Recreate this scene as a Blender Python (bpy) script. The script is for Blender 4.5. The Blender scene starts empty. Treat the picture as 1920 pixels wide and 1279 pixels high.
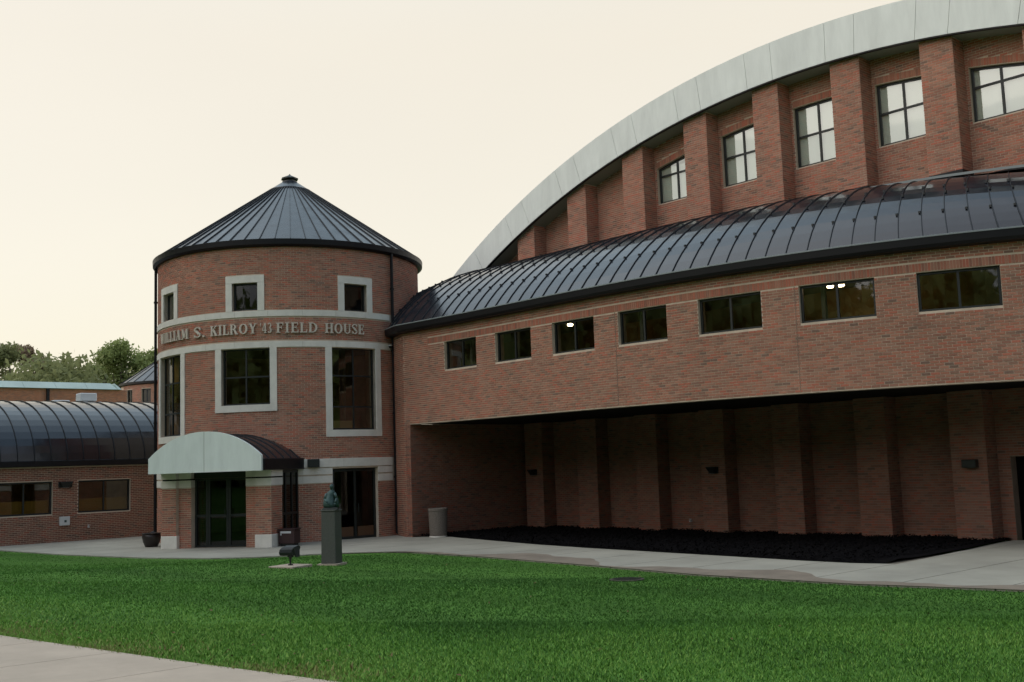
import bpy, math, random
import numpy as np
from math import sin, cos, pi, sqrt, radians as rad, atan2
random.seed(7); RNG = np.random.default_rng(7)
SC = bpy.context.scene

# ------------------------------------------------------------------ camera
CAM = np.array([29.36, -26.98, 2.28])
TH = rad(42.10); PITCH = rad(6.50); ROLL = rad(1.96)
FH = np.array([-cos(TH), sin(TH), 0.0]); RT = np.array([sin(TH), cos(TH), 0.0]); UP = np.array([0, 0, 1.0])
fw = FH * cos(PITCH) + UP * sin(PITCH); up0 = UP * cos(PITCH) - FH * sin(PITCH)
right = RT * cos(ROLL) + up0 * sin(ROLL) * -1.0
upv = up0 * cos(ROLL) + RT * sin(ROLL)
# picture rolled: scene leans counter-clockwise, so the camera leans clockwise
import mathutils
cam = bpy.data.cameras.new("camera"); camo = bpy.data.objects.new("camera", cam)
SC.collection.objects.link(camo)
Mx = mathutils.Matrix(((right[0], upv[0], -fw[0], CAM[0]), (right[1], upv[1], -fw[1], CAM[1]), (right[2], upv[2], -fw[2], CAM[2]), (0, 0, 0, 1)))
camo.matrix_world = Mx
cam.sensor_fit = 'HORIZONTAL'; cam.sensor_width = 36.0; cam.lens = 36.0 * 2047.0 / 1920.0
cam.clip_start = 0.1; cam.clip_end = 3000
SC.camera = camo

# ------------------------------------------------------------------ world (dusk sky, bright and creamy ahead, greyer overhead and behind)
SUN_EL = rad(56); SUN_AZ_VEC = np.array([-0.5, -0.866])
W = bpy.data.worlds.new("World"); SC.world = W; W.use_nodes = True
nt = W.node_tree; nt.nodes.clear()
def N(t, ty, **kw):
    n = t.nodes.new(ty)
    for k, v in kw.items(): setattr(n, k, v)
    return n
def val(s, v):
    s.default_value = v
def link(t, a, b): t.links.new(a, b)
out = N(nt, 'ShaderNodeOutputWorld'); bg = N(nt, 'ShaderNodeBackground'); bg2 = N(nt, 'ShaderNodeBackground'); add = N(nt, 'ShaderNodeAddShader')
sky = N(nt, 'ShaderNodeTexSky'); sky.sky_type = 'NISHITA'; sky.sun_disc = False
sky.sun_elevation = SUN_EL; sky.sun_rotation = atan2(SUN_AZ_VEC[0], SUN_AZ_VEC[1])
sky.dust_density = 3.0; sky.air_density = 1.0
link(nt, sky.outputs[0], bg.inputs[0]); val(bg.inputs[1], 0.05)
tc = N(nt, 'ShaderNodeTexCoord')
nrm = N(nt, 'ShaderNodeVectorMath', operation='NORMALIZE'); link(nt, tc.outputs['Generated'], nrm.inputs[0])
dot = N(nt, 'ShaderNodeVectorMath', operation='DOT_PRODUCT'); link(nt, nrm.outputs[0], dot.inputs[0]); dot.inputs[1].default_value = (-0.961, 0.257, 0.10)
ramp = N(nt, 'ShaderNodeValToRGB'); mp = N(nt, 'ShaderNodeMapRange'); link(nt, dot.outputs['Value'], mp.inputs[0]); mp.inputs[1].default_value = -1; mp.inputs[2].default_value = 1
link(nt, mp.outputs[0], ramp.inputs[0])
els = ramp.color_ramp.elements
els[0].position = 0.0; els[0].color = (0.26, 0.25, 0.26, 1)
els[1].position = 0.80; els[1].color = (0.718, 0.633, 0.470, 1)
for p_, c_ in ((0.15, (0.34, 0.32, 0.32)), (0.36, (0.98, 0.88, 0.79)), (0.60, (0.94, 0.84, 0.70))):
    e = els.new(p_); e.color = (*c_, 1)
ns = N(nt, 'ShaderNodeTexNoise'); ns.inputs['Scale'].default_value = 2.2; ns.inputs['Detail'].default_value = 5
mpv = N(nt, 'ShaderNodeMapping'); mpv.inputs['Scale'].default_value = (1, 1, 3.0); link(nt, nrm.outputs[0], mpv.inputs[0]); link(nt, mpv.outputs[0], ns.inputs['Vector'])
mr = N(nt, 'ShaderNodeMapRange'); link(nt, ns.outputs[0], mr.inputs[0]); mr.inputs[1].default_value = 0.35; mr.inputs[2].default_value = 0.7; mr.inputs[3].default_value = 0.985; mr.inputs[4].default_value = 1.012
mul = N(nt, 'ShaderNodeVectorMath', operation='SCALE'); sep = N(nt, 'ShaderNodeSeparateXYZ'); link(nt, nrm.outputs[0], sep.inputs[0])
zr = N(nt, 'ShaderNodeMapRange', interpolation_type='SMOOTHSTEP'); link(nt, sep.outputs[2], zr.inputs[0]); zr.inputs[1].default_value = 0.36; zr.inputs[2].default_value = 0.72
zm = N(nt, 'ShaderNodeMix', data_type='RGBA'); link(nt, zr.outputs[0], zm.inputs[0]); link(nt, ramp.outputs[0], zm.inputs[6]); zramp = N(nt, 'ShaderNodeValToRGB'); link(nt, mp.outputs[0], zramp.inputs[0]); ze = zramp.color_ramp.elements
ze[0].position = 0.22; ze[0].color = (0.20, 0.29, 0.38, 1); ze[1].position = 0.85; ze[1].color = (0.64, 0.80, 0.88, 1); z5 = ze.new(0.55); z5.color = (0.36, 0.50, 0.62, 1)
link(nt, zramp.outputs[0], zm.inputs[7])
link(nt, zm.outputs[2], mul.inputs[0]); link(nt, mr.outputs[0], mul.inputs['Scale'])
link(nt, mul.outputs[0], bg2.inputs[0]); val(bg2.inputs[1], 1.0)
link(nt, bg.outputs[0], add.inputs[0]); link(nt, bg2.outputs[0], add.inputs[1]); link(nt, add.outputs[0], out.inputs[0])

# ------------------------------------------------------------------ sun (veiled, below full strength at dusk)
sl = bpy.data.lights.new("sun", 'SUN'); sl.energy = 0.5; sl.angle = rad(80); sl.color = (1.0, 0.88, 0.76)
so = bpy.data.objects.new("sun", sl); SC.collection.objects.link(so)
sv = mathutils.Vector((SUN_AZ_VEC[0] * cos(SUN_EL), SUN_AZ_VEC[1] * cos(SUN_EL), sin(SUN_EL)))
so.rotation_euler = sv.to_track_quat('Z', 'Y').to_euler(); so.location = (0, 0, 60)
SC.view_settings.view_transform = 'Standard'; SC.view_settings.look = 'None'; SC.view_settings.gamma = 1; SC.view_settings.exposure = 0.18
SC.view_settings.use_curve_mapping = False
SC.cycles.max_bounces = 6; SC.cycles.transparent_max_bounces = 12

# ------------------------------------------------------------------ helpers
def link_obj(o): SC.collection.objects.link(o)
class MB:
    def __init__(s): s.v = []; s.f = []; s.t = []; s.mi = []
    def quad(s, a, b, c, d, tone=None, m=0):
        i = len(s.v); s.v += [tuple(a), tuple(b), tuple(c), tuple(d)]; s.f.append((i, i + 1, i + 2, i + 3)); s.t.append(tone); s.mi.append(m)
    def poly(s, pts, tone=None, m=0):
        i = len(s.v); s.v += [tuple(p) for p in pts]; s.f.append(tuple(range(i, i + len(pts)))); s.t.append(tone); s.mi.append(m)
    def hexa(s, p, tone=None, m=0, skip=()):
        # p: 8 points, bottom 0-3 ccw, top 4-7
        i = len(s.v); s.v += [tuple(q) for q in p]
        for k, fc in enumerate(((3, 2, 1, 0), (4, 5, 6, 7), (0, 1, 5, 4), (1, 2, 6, 5), (2, 3, 7, 6), (3, 0, 4, 7))):
            if k in skip: continue
            s.f.append(tuple(i + j for j in fc)); s.t.append(tone); s.mi.append(m)
    def box(s, x0, x1, y0, y1, z0, z1, tone=None, m=0):
        s.hexa([(x0, y0, z0), (x1, y0, z0), (x1, y1, z0), (x0, y1, z0), (x0, y0, z1), (x1, y0, z1), (x1, y1, z1), (x0, y1, z1)], tone, m)
    def lbox(s, F, u0, u1, v0, v1, z0, z1, tone=None, m=0):
        # box in a local frame F(u,v)->(x,y)
        P = []
        for z in (z0, z1):
            for (u, v) in ((u0, v0), (u1, v0), (u1, v1), (u0, v1)):
                x, y = F(u, v); P.append((x, y, z))
        s.hexa(P, tone, m)
    def tube(s, a, b, r, n=10, r2=None, cap=True, m=0):
        a = np.array(a, float); b = np.array(b, float); d = b - a; d /= np.linalg.norm(d)
        u = np.cross(d, [0, 0, 1.0]) if abs(d[2]) < 0.9 else np.cross(d, [1.0, 0, 0]); u /= np.linalg.norm(u); w = np.cross(d, u)
        r2 = r if r2 is None else r2; i = len(s.v)
        for k in range(n):
            q = u * cos(2 * pi * k / n) + w * sin(2 * pi * k / n)
            s.v.append(tuple(a + q * r)); s.v.append(tuple(b + q * r2))
        for k in range(n):
            j = (k + 1) % n; s.f.append((i + 2 * k, i + 2 * k + 1, i + 2 * j + 1, i + 2 * j)); s.t.append(None); s.mi.append(m)
        if cap:
            s.f.append(tuple(i + 2 * k for k in range(n))); s.t.append(None); s.mi.append(m)
            s.f.append(tuple(i + 2 * k + 1 for k in reversed(range(n)))); s.t.append(None); s.mi.append(m)
    def lathe(s, c, prof, n=24, m=0, a0=0, a1=2 * pi):
        i = len(s.v); full = abs(a1 - a0 - 2 * pi) < 1e-6; cols = n if full else n + 1
        for k in range(cols):
            t = a0 + (a1 - a0) * k / n
            for (r, z) in prof: s.v.append((c[0] + r * cos(t), c[1] + r * sin(t), c[2] + z))
        L = len(prof)
        for k in range(n):
            j = (k + 1) % cols if full else k + 1
            for q in range(L - 1):
                s.f.append((i + k * L + q, i + j * L + q, i + j * L + q + 1, i + k * L + q + 1)); s.t.append(None); s.mi.append(m)
    def build(s, name, mats, parent=None, smooth=False, bevel=0):
        me = bpy.data.meshes.new(name); me.from_pydata(s.v, [], s.f)
        if not isinstance(mats, (list, tuple)): mats = [mats]
        for mm in mats: me.materials.append(mm)
        if any(s.mi): me.polygons.foreach_set('material_index', s.mi)
        if s.t and s.t[0] is not None:
            at = me.attributes.new('tone', 'FLOAT', 'FACE'); at.data.foreach_set('value', [t if t is not None else 0.5 for t in s.t])
        me.validate(); me.update()
        if smooth: me.shade_smooth() if hasattr(me, 'shade_smooth') else None
        o = bpy.data.objects.new(name, me); link_obj(o)
        if parent is not None: o.parent = parent
        if bevel:
            md = o.modifiers.new('bevel', 'BEVEL'); md.width = bevel; md.segments = 1; md.limit_method = 'ANGLE'
        return o
def fix_parent(o, p):
    o.parent = p; o.matrix_parent_inverse = mathutils.Matrix.Translation(p.location).inverted() if p.type == 'EMPTY' else mathutils.Matrix()
def thing(name, label, cat, loc=(0, 0, 0), group=None):
    # an Empty at the thing's base; parts are written in world coordinates and parented with an inverse
    o = bpy.data.objects.new(name, None); link_obj(o); o.location = loc; o['label'] = label; o['category'] = cat; o.empty_display_size = 0.2
    if group: o['group'] = group
    return o
def part(name, mb, mat, parent, **kw):
    o = mb.build(name, mat, None, **kw); fix_parent(o, parent); return o
def sub(name, mb, mat, parent, **kw):
    o = mb.build(name, mat, None, **kw); o.parent = parent
    o.matrix_parent_inverse = mathutils.Matrix(); o.matrix_parent_inverse = parent_world(parent).inverted(); return o
def parent_world(o):
    M = mathutils.Matrix.Translation(o.location)
    if o.parent is None: return M
    return parent_world(o.parent) @ o.matrix_parent_inverse @ M
def tag(o, label=None, cat=None, group=None, kind=None):
    if label: o['label'] = label
    if cat: o['category'] = cat
    if group: o['group'] = group
    if kind: o['kind'] = kind
    return o
def stuff(o): o['kind'] = 'stuff'; return o

# ------------------------------------------------------------------ materials
def mat(name, col, rough=0.8, metal=0.0, spec=0.5, ior=None, noise=None, bump=None, emis=None):
    m = bpy.data.materials.new(name); m.use_nodes = True; t = m.node_tree; b = t.nodes['Principled BSDF']
    b.inputs['Base Color'].default_value = (*col, 1); b.inputs['Roughness'].default_value = rough; b.inputs['Metallic'].default_value = metal
    b.inputs['Specular IOR Level'].default_value = spec
    if ior: b.inputs['IOR'].default_value = ior
    g = None
    if noise or bump:
        g = N(t, 'ShaderNodeNewGeometry')
    if noise:
        sc, amt, det = noise[:3]; st = noise[3] if len(noise) > 3 else (1, 1, 1)
        mpn = N(t, 'ShaderNodeMapping'); mpn.inputs['Scale'].default_value = st; link(t, g.outputs['Position'], mpn.inputs[0])
        n = N(t, 'ShaderNodeTexNoise'); n.inputs['Scale'].default_value = sc; n.inputs['Detail'].default_value = det; n.inputs['Roughness'].default_value = 0.65; link(t, mpn.outputs[0], n.inputs['Vector'])
        r = N(t, 'ShaderNodeMapRange'); link(t, n.outputs[0], r.inputs[0]); r.inputs[1].default_value = 0.3; r.inputs[2].default_value = 0.7; r.inputs[3].default_value = 1 - amt; r.inputs[4].default_value = 1 + amt
        v = N(t, 'ShaderNodeVectorMath', operation='SCALE'); v.inputs[0].default_value = col; link(t, r.outputs[0], v.inputs['Scale']); link(t, v.outputs[0], b.inputs['Base Color'])
    if bump:
        sc, dist, det = bump
        n = N(t, 'ShaderNodeTexNoise'); n.inputs['Scale'].default_value = sc; n.inputs['Detail'].default_value = det; link(t, g.outputs['Position'], n.inputs['Vector'])
        bp = N(t, 'ShaderNodeBump'); bp.inputs['Distance'].default_value = dist; bp.inputs['Strength'].default_value = 1.0; link(t, n.outputs[0], bp.inputs['Height']); link(t, bp.outputs[0], b.inputs['Normal'])
    if emis:
        b.inputs['Emission Color'].default_value = (*emis[0], 1); b.inputs['Emission Strength'].default_value = emis[1]
    return m
def brick_mat(name, stops, gain=1.0):
    m = bpy.data.materials.new(name); m.use_nodes = True; t = m.node_tree; b = t.nodes['Principled BSDF']
    a = N(t, 'ShaderNodeAttribute'); a.attribute_name = 'tone'
    r = N(t, 'ShaderNodeValToRGB'); r.color_ramp.interpolation = 'CONSTANT'; link(t, a.outputs['Fac'], r.inputs[0])
    e = r.color_ramp.elements
    while len(e) > 1: e.remove(e[0])
    e[0].position = 0; e[0].color = (*stops[0][1], 1)
    for p, c in stops[1:]:
        k = e.new(p); k.color = (*c, 1)
    g = N(t, 'ShaderNodeNewGeometry')
    n = N(t, 'ShaderNodeTexNoise'); n.inputs['Scale'].default_value = 0.45; n.inputs['Detail'].default_value = 7; link(t, g.outputs['Position'], n.inputs['Vector'])
    q = N(t, 'ShaderNodeMapRange'); link(t, n.outputs[0], q.inputs[0]); q.inputs[1].default_value = 0.3; q.inputs[2].default_value = 0.7; q.inputs[3].default_value = 0.88 * gain; q.inputs[4].default_value = 1.12 * gain
    v = N(t, 'ShaderNodeVectorMath', operation='SCALE'); link(t, r.outputs[0], v.inputs[0]); link(t, q.outputs[0], v.inputs['Scale'])
    n2 = N(t, 'ShaderNodeTexNoise'); n2.inputs['Scale'].default_value = 45; n2.inputs['Detail'].default_value = 4; link(t, g.outputs['Position'], n2.inputs['Vector'])
    bp = N(t, 'ShaderNodeBump'); bp.inputs['Distance'].default_value = 0.004; link(t, n2.outputs[0], bp.inputs['Height']); link(t, bp.outputs[0], b.inputs['Normal'])
    link(t, v.outputs[0], b.inputs['Base Color']); b.inputs['Roughness'].default_value = 0.9; b.inputs['Specular IOR Level'].default_value = 0.25
    return m
BR_STOPS = [(0.0, (0.250, 0.125, 0.088)), (0.16, (0.225, 0.132, 0.098)), (0.34, (0.275, 0.150, 0.108)), (0.50, (0.200, 0.110, 0.082)), (0.64, (0.285, 0.118, 0.082)), (0.76, (0.240, 0.150, 0.112)), (0.90, (0.180, 0.115, 0.088)), (0.965, (0.140, 0.100, 0.080))]
M_BRICK = brick_mat('brick_clay', [(p, (c[0] * 1.19, c[1] * 1.04, c[2] * .99)) for p, c in BR_STOPS], 1.30)
M_BRICK_SHADE = brick_mat('brick_clay_shaded', [(p, (c[0] * 1.1, c[1] * .95, c[2] * .9)) for p, c in BR_STOPS], .98)  # same brick darkened: shade of the arcade and low wing put into the colour
M_BRICK_R = brick_mat('brick_clay_red', [(p, (c[0] * 1.26, c[1] * 1.07, c[2] * 1.02)) for p, c in BR_STOPS], 1.38)
M_MORTAR_SHADE_JOINT = mat('mortar_shade_and_joint', (0.24, 0.18, 0.14), 0.95, noise=(3, .15, 4))  # arcade shade painted into the mortar colour; movement joints use it too
M_MORTAR = mat('mortar', (0.60, 0.49, 0.38), 0.95, noise=(3, .15, 4))
M_STONE = mat('cast_stone', (0.76, 0.725, 0.65), 0.85, noise=(2.6, .10, 7), bump=(60, .002, 3))
M_PALE = mat('pale_metal_panel', (0.82, 0.84, 0.79), 0.5, noise=(2.6, .09, 7, (1, 1, .22)), bump=(.9, .02, 1))
M_PALE2 = mat('pale_canopy_panel', (0.82, 0.88, 0.83), 0.5, noise=(4, .07, 7, (1, 1, .25)), bump=(1.5, .012, 1))
M_SOFF = mat('soffit_panel', (0.30, 0.32, 0.28), 0.8)
M_SEALANT = mat('panel_joint', (0.40, 0.35, 0.31), 0.8)
M_FRAME = mat('dark_frame', (0.012, 0.016, 0.015), 0.45)
M_GUTTER = mat('dark_gutter', (0.007, 0.007, 0.009), 0.45, spec=0.3)
M_SEAM = mat('roof_seam', (0.010, 0.014, 0.018), 0.45)
M_DARK = mat('dark_paint', (0.006, 0.005, 0.005), 1.0, spec=0.05)
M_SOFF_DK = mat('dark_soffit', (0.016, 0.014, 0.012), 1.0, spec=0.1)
def roof_mat(name, base, rough, ior):
    m = mat(name, base, rough, spec=0.5, ior=ior)
    t = m.node_tree; b = t.nodes['Principled BSDF']; g = N(t, 'ShaderNodeNewGeometry')
    n = N(t, 'ShaderNodeTexNoise'); n.inputs['Scale'].default_value = 1.1; n.inputs['Detail'].default_value = 2; link(t, g.outputs['Position'], n.inputs['Vector'])
    bp = N(t, 'ShaderNodeBump'); bp.inputs['Distance'].default_value = 0.010; link(t, n.outputs[0], bp.inputs['Height']); link(t, bp.outputs[0], b.inputs['Normal'])
    n2 = N(t, 'ShaderNodeTexNoise'); n2.inputs['Scale'].default_value = 2.5; n2.inputs['Detail'].default_value = 6; link(t, g.outputs['Position'], n2.inputs['Vector'])
    r = N(t, 'ShaderNodeMapRange'); link(t, n2.outputs[0], r.inputs[0]); r.inputs[1].default_value = .3; r.inputs[2].default_value = .7; r.inputs[3].default_value = rough * .7; r.inputs[4].default_value = rough * 1.4; link(t, r.outputs[0], b.inputs['Roughness'])
    return m
M_ROOF = roof_mat('bronze_roof_metal', (0.014, 0.016, 0.022), 0.16, 1.64)
M_CONE = roof_mat('cone_roof_metal', (0.018, 0.022, 0.028), 0.24, 1.6)
M_FLASH = mat('pale_flashing', (0.22, 0.25, 0.25), 0.4)
def glass_mat(name, tint, refl, rough=0.02, trans=1.0):
    m = bpy.data.materials.new(name); m.use_nodes = True; t = m.node_tree; t.nodes.clear()
    o = N(t, 'ShaderNodeOutputMaterial'); tr = N(t, 'ShaderNodeBsdfTransparent'); tr.inputs[0].default_value = (*tint, 1)
    gl = N(t, 'ShaderNodeBsdfGlossy'); gl.inputs['Roughness'].default_value = rough; gl.inputs[0].default_value = (.93, .96, .95, 1)
    lw = N(t, 'ShaderNodeLayerWeight'); lw.inputs[0].default_value = 0.35
    r = N(t, 'ShaderNodeMapRange'); link(t, lw.outputs['Fresnel'], r.inputs[0]); r.inputs[1].default_value = 0.0; r.inputs[2].default_value = 1.0; r.inputs[3].default_value = refl; r.inputs[4].default_value = min(1, refl + .5)
    g = N(t, 'ShaderNodeNewGeometry'); n = N(t, 'ShaderNodeTexNoise'); n.inputs['Scale'].default_value = .9; n.inputs['Detail'].default_value = 1; link(t, g.outputs['Position'], n.inputs['Vector'])
    bp = N(t, 'ShaderNodeBump'); bp.inputs['Distance'].default_value = 0.0015; link(t, n.outputs[0], bp.inputs['Height']); link(t, bp.outputs[0], gl.inputs['Normal'])
    mx = N(t, 'ShaderNodeMixShader'); link(t, r.outputs[0], mx.inputs[0]); link(t, tr.outputs[0], mx.inputs[1]); link(t, gl.outputs[0], mx.inputs[2]); link(t, mx.outputs[0], o.inputs[0])
    return m
M_GLASS = glass_mat('tinted_glass', (.62, .58, .48), 0.07)
M_GLASSD = glass_mat('dark_glass', (.3, .3, .27), 0.02)
M_MIRROR = glass_mat('reflective_glass', (.95, .97, .95), 0.26, 0.03)
M_BLIND = mat('window_blind', (.80, .86, .78), .8)
M_INWALL = mat('interior_wall', (0.46, 0.29, 0.11), 0.9, noise=(1.2, .35, 3))
M_INFLOOR = mat('interior_floor', (0.16, 0.12, 0.08), 0.7)
M_INCEIL = mat('interior_ceiling', (0.25, 0.22, 0.18), 0.9)
M_CREAM = mat('interior_cream_wall', (0.72, 0.62, 0.34), 0.9)
M_LAMP = mat('lamp_glow', (1, .9, .7), .5, emis=((1, .82, .55), 20.0))
M_CONC = mat('concrete_paving', (0.35, 0.335, 0.275), 0.9, noise=(.55, .17, 7), bump=(30, .003, 4))
M_CONC2 = mat('sidewalk_concrete', (0.46, 0.38, 0.295), 0.9, noise=(1.6, .10, 7), bump=(70, .003, 4))
M_DIRT = mat('damp_soil_stain', (0.17, 0.145, 0.11), 0.95, noise=(2.5, .25, 6))
M_TRASH = mat('aggregate_concrete', (0.17, 0.145, 0.12), 0.95, noise=(40, .35, 3), bump=(60, .01, 2))
M_PLANT = mat('glazed_dark_pot', (0.028, 0.02, 0.018), 0.35)
M_GRAN = mat('grey_granite', (0.085, 0.088, 0.078), 0.6, noise=(30, .2, 5))
M_PATINA = mat('green_bronze', (0.055, 0.10, 0.095), 0.55, metal=0.3, noise=(9, .4, 4))
M_BRONZE = mat('dark_bronze', (0.03, 0.035, 0.028), 0.45, metal=.4)
M_WHITE = mat('white_enamel', (0.62, 0.64, 0.64), .5)
M_MAROON = mat('maroon_metal', (0.045, 0.02, 0.02), .5)
M_REDB = brick_mat('orange_brick', [(0.0, (0.36, 0.13, 0.07)), (0.3, (0.31, 0.12, 0.07)), (0.6, (0.40, 0.155, 0.085)), (0.85, (0.27, 0.11, 0.07))], 1.4)
M_VERD = mat('verdigris_roof', (0.42, 0.52, 0.48), .6, noise=(.4, .15, 5))
M_DRYW = mat('trunk_bark', (0.10, 0.08, 0.06), .95)

# ------------------------------------------------------------------ wall and brick laying
BL, BH, JT = 0.2032, 0.06773, 0.0145
def arc_path(fn, s0, s1, step):
    return fn
def flat(x0, y0, x1, y1):
    L = math.hypot(x1 - x0, y1 - y0); tx, ty = (x1 - x0) / L, (y1 - y0) / L
    def P(s, d=0.0): return (x0 + tx * s + ty * d, y0 + ty * s - tx * d)      # d: outwards
    P.len = L; return P
def ring(cx, cy, R, b0):
    def P(s, d=0.0):
        a = b0 + s / R; return (cx + (R + d) * cos(a), cy + (R + d) * sin(a))
    return P
def cst(v): return v if callable(v) else (lambda s: v)
def wall(mb, P, s0, s1, z0, z1, openings=(), step=1e9, depth=0.0, thick=0.25):
    """mortar-coloured wall skin with real openings; openings: (a, b, za, zb)"""
    z0 = cst(z0); z1 = cst(z1)
    cuts = {s0, s1}
    for o in openings: cuts |= {min(max(o[0], s0), s1), min(max(o[1], s0), s1)}
    cs = sorted(cuts); fine = []
    for a, b in zip(cs, cs[1:]):
        n = max(1, int(math.ceil((b - a) / step))); fine += [(a + (b - a) * k / n, a + (b - a) * (k + 1) / n) for k in range(n)]
    for a, b in fine:
        m = (a + b) / 2; col = sorted([o for o in openings if o[0] <= m <= o[1]], key=lambda o: cst(o[2])(m))
        lv = [z0]
        for o in col: lv += [cst(o[2]), cst(o[3])]
        lv.append(z1)
        pa = P(a, depth); pb = P(b, depth); qa = P(a, depth - thick); qb = P(b, depth - thick)
        for k in range(0, len(lv), 2):
            lo, hi = lv[k], lv[k + 1]
            if hi(m) - lo(m) < 1e-4: continue
            mb.quad((*pa, lo(a)), (*pb, lo(b)), (*pb, hi(b)), (*pa, hi(a)))
            mb.quad((*qb, lo(b)), (*qa, lo(a)), (*qa, hi(a)), (*qb, hi(b)))
            mb.quad((*qa, lo(a)), (*qb, lo(b)), (*pb, lo(b)), (*pa, lo(a)))
            mb.quad((*pa, hi(a)), (*pb, hi(b)), (*qb, hi(b)), (*qa, hi(a)))
    for o in list(openings) + [None]:
        ends = ((s0, z0, z1), (s1, z0, z1)) if o is None else ((o[0], cst(o[2]), cst(o[3])), (o[1], cst(o[2]), cst(o[3])))
        for s, zl, zh in ends:
            if o is not None and (s <= s0 or s >= s1): continue
            p = P(s, depth); q = P(s, depth - thick)
            mb.quad((*p, zl(s)), (*q, zl(s)), (*q, zh(s)), (*p, zh(s)))
def lay(P, s0, s1, z0, z1, openings=(), depth=0.0, proud=0.009, zoff=0.0, patch=None, soldier=()):
    """list of bricks (a, b, zlo, zhi, tone); running bond, courses from z=zoff"""
    z0f = cst(z0); z1f = cst(z1); res = []
    zmin = min(z0f(s0), z0f(s1)); zmax = max(z1f(s0 + (s1 - s0) * k / 8) for k in range(9))
    k0 = int(math.floor((zmin - zoff) / BH))
    k = k0
    while zoff + k * BH < zmax:
        lo = zoff + k * BH + JT * .5; hi = lo + BH - JT
        off = (k % 2) * BL * .5 + (0.0 if k % 4 < 2 else 0.003)
        j0 = int(math.floor((s0 - off) / BL)); j1 = int(math.ceil((s1 - off) / BL))
        for j in range(j0, j1 + 1):
            a = max(off + j * BL + JT * .5, s0 + .002); b = min(off + (j + 1) * BL - JT * .5, s1 - .002)
            if b - a < 0.03: continue
            segs = [(a, b)]
            m = (lo + hi) / 2
            for o in list(openings) + list(soldier):
                ns_ = []
                for (p, q) in segs:
                    c = (p + q) / 2
                    if cst(o[2])(min(max(c, o[0]), o[1])) - .02 < m < cst(o[3])(min(max(c, o[0]), o[1])) + .02:
                        if q <= o[0] or p >= o[1]: ns_.append((p, q))
                        else:
                            if p < o[0] - .03: ns_.append((p, o[0] - .004))
                            if q > o[1] + .03: ns_.append((o[1] + .004, q))
                    else: ns_.append((p, q))
                segs = ns_
            for (p, q) in segs:
                c = (p + q) / 2; l2 = max(lo, z0f(c) + .003); h2 = min(hi, z1f(c) - .003)
                if h2 - l2 < .02: continue
                res.append((p, q, l2, h2, random.random()))
        k += 1
    for o in soldier:   # upright bricks
        w = BH; n = int((o[1] - o[0]) / w)
        for j in range(n):
            a = o[0] + (o[1] - o[0]) * j / n + .004; b = o[0] + (o[1] - o[0]) * (j + 1) / n - .004
            if any(b > q[0] and a < q[1] and cst(q[2])((a + b) / 2) < (cst(o[2])(a) + cst(o[3])(a)) / 2 < cst(q[3])((a + b) / 2) for q in openings): continue
            t = random.choice([.05, .1, .36, .4, .55, .66, .7, .2]); res.append((a, b, cst(o[2])(a) + .005, cst(o[3])(a) - .005, t))
    return [(P, depth, proud) + r for r in res]
def brick_mesh(mb, bricks):
    for (P, d, pr, a, b, lo, hi, t) in bricks:
        d1 = d + pr + (t * 7919 % 1 - .5) * .004
        p0 = P(a, d - .004); p1 = P(b, d - .004); q0 = P(a, d1); q1 = P(b, d1)
        mb.hexa([(*q0, lo), (*q1, lo), (*p1, lo), (*p0, lo), (*q0, hi), (*q1, hi), (*p1, hi), (*p0, hi)], t, skip=(4,))
def bricks_part(bricks, parent, m=None, name='bricks', third=False):
    mb = MB(); brick_mesh(mb, bricks)
    o = (sub if third else part)(name, mb, m or M_BRICK, parent); stuff(o); return o

# ------------------------------------------------------------------ window unit in a wall opening
def window_unit(parent, P, a, b, zb, zt, depth, mull=(), trans=(), fw_=0.05, glass=None, thk=0.06, frame_mat=None, back=None, step=.35, name='window'):
    """frame part with one pane sub-part per light; zt may be a function of s"""
    ztf = cst(zt); zbf = cst(zb); fr = MB(); fm = frame_mat or M_FRAME
    def bar(a0, a1, z0, z1, e=0.0):
        n = max(1, int(math.ceil((a1 - a0) / step))); z0 = cst(z0); z1 = cst(z1)
        for k in range(n):
            u = a0 + (a1 - a0) * k / n; w = a0 + (a1 - a0) * (k + 1) / n
            p0 = P(u, depth + e); p1 = P(w, depth + e); q0 = P(u, depth - thk); q1 = P(w, depth - thk)
            fr.hexa([(*p0, z0(u)), (*p1, z0(w)), (*q1, z0(w)), (*q0, z0(u)), (*p0, z1(u)), (*p1, z1(w)), (*q1, z1(w)), (*q0, z1(u))])
    f = fw_
    bar(a, a + f, zbf, ztf); bar(b - f, b, zbf, ztf)
    bar(a + f, b - f, zbf, lambda s: zbf(s) + f); bar(a + f, b - f, lambda s: ztf(s) - f, ztf)
    xs = [a + f] + sum([[m_ - f * .5, m_ + f * .5] for m_ in mull], []) + [b - f]
    for m_ in mull: bar(m_ - f * .5, m_ + f * .5, lambda s: zbf(s) + f, lambda s: ztf(s) - f, -.003)
    for k in range(0, len(xs), 2):
        for t_ in trans: bar(xs[k], xs[k + 1], t_ - f * .5, t_ + f * .5, -.006)
    F = part(name, fr, fm, parent)
    for k in range(0, len(xs), 2):
        lv = [lambda s: zbf(s) + f] + sum([[cst(t_ - f * .5), cst(t_ + f * .5)] for t_ in trans], []) + [lambda s: ztf(s) - f]
        for q in range(0, len(lv), 2):
            g = MB(); u0, u1 = xs[k], xs[k + 1]; n = max(1, int(math.ceil((u1 - u0) / step)))
            for j in range(n):
                u = u0 + (u1 - u0) * j / n; w = u0 + (u1 - u0) * (j + 1) / n
                p0 = P(u, depth - thk * .5); p1 = P(w, depth - thk * .5)
                g.quad((*p0, lv[q](u)), (*p1, lv[q](w)), (*p1, lv[q + 1](w)), (*p0, lv[q + 1](u)))
            sub('pane', g, glass or M_GLASS, F)
    return F
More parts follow.
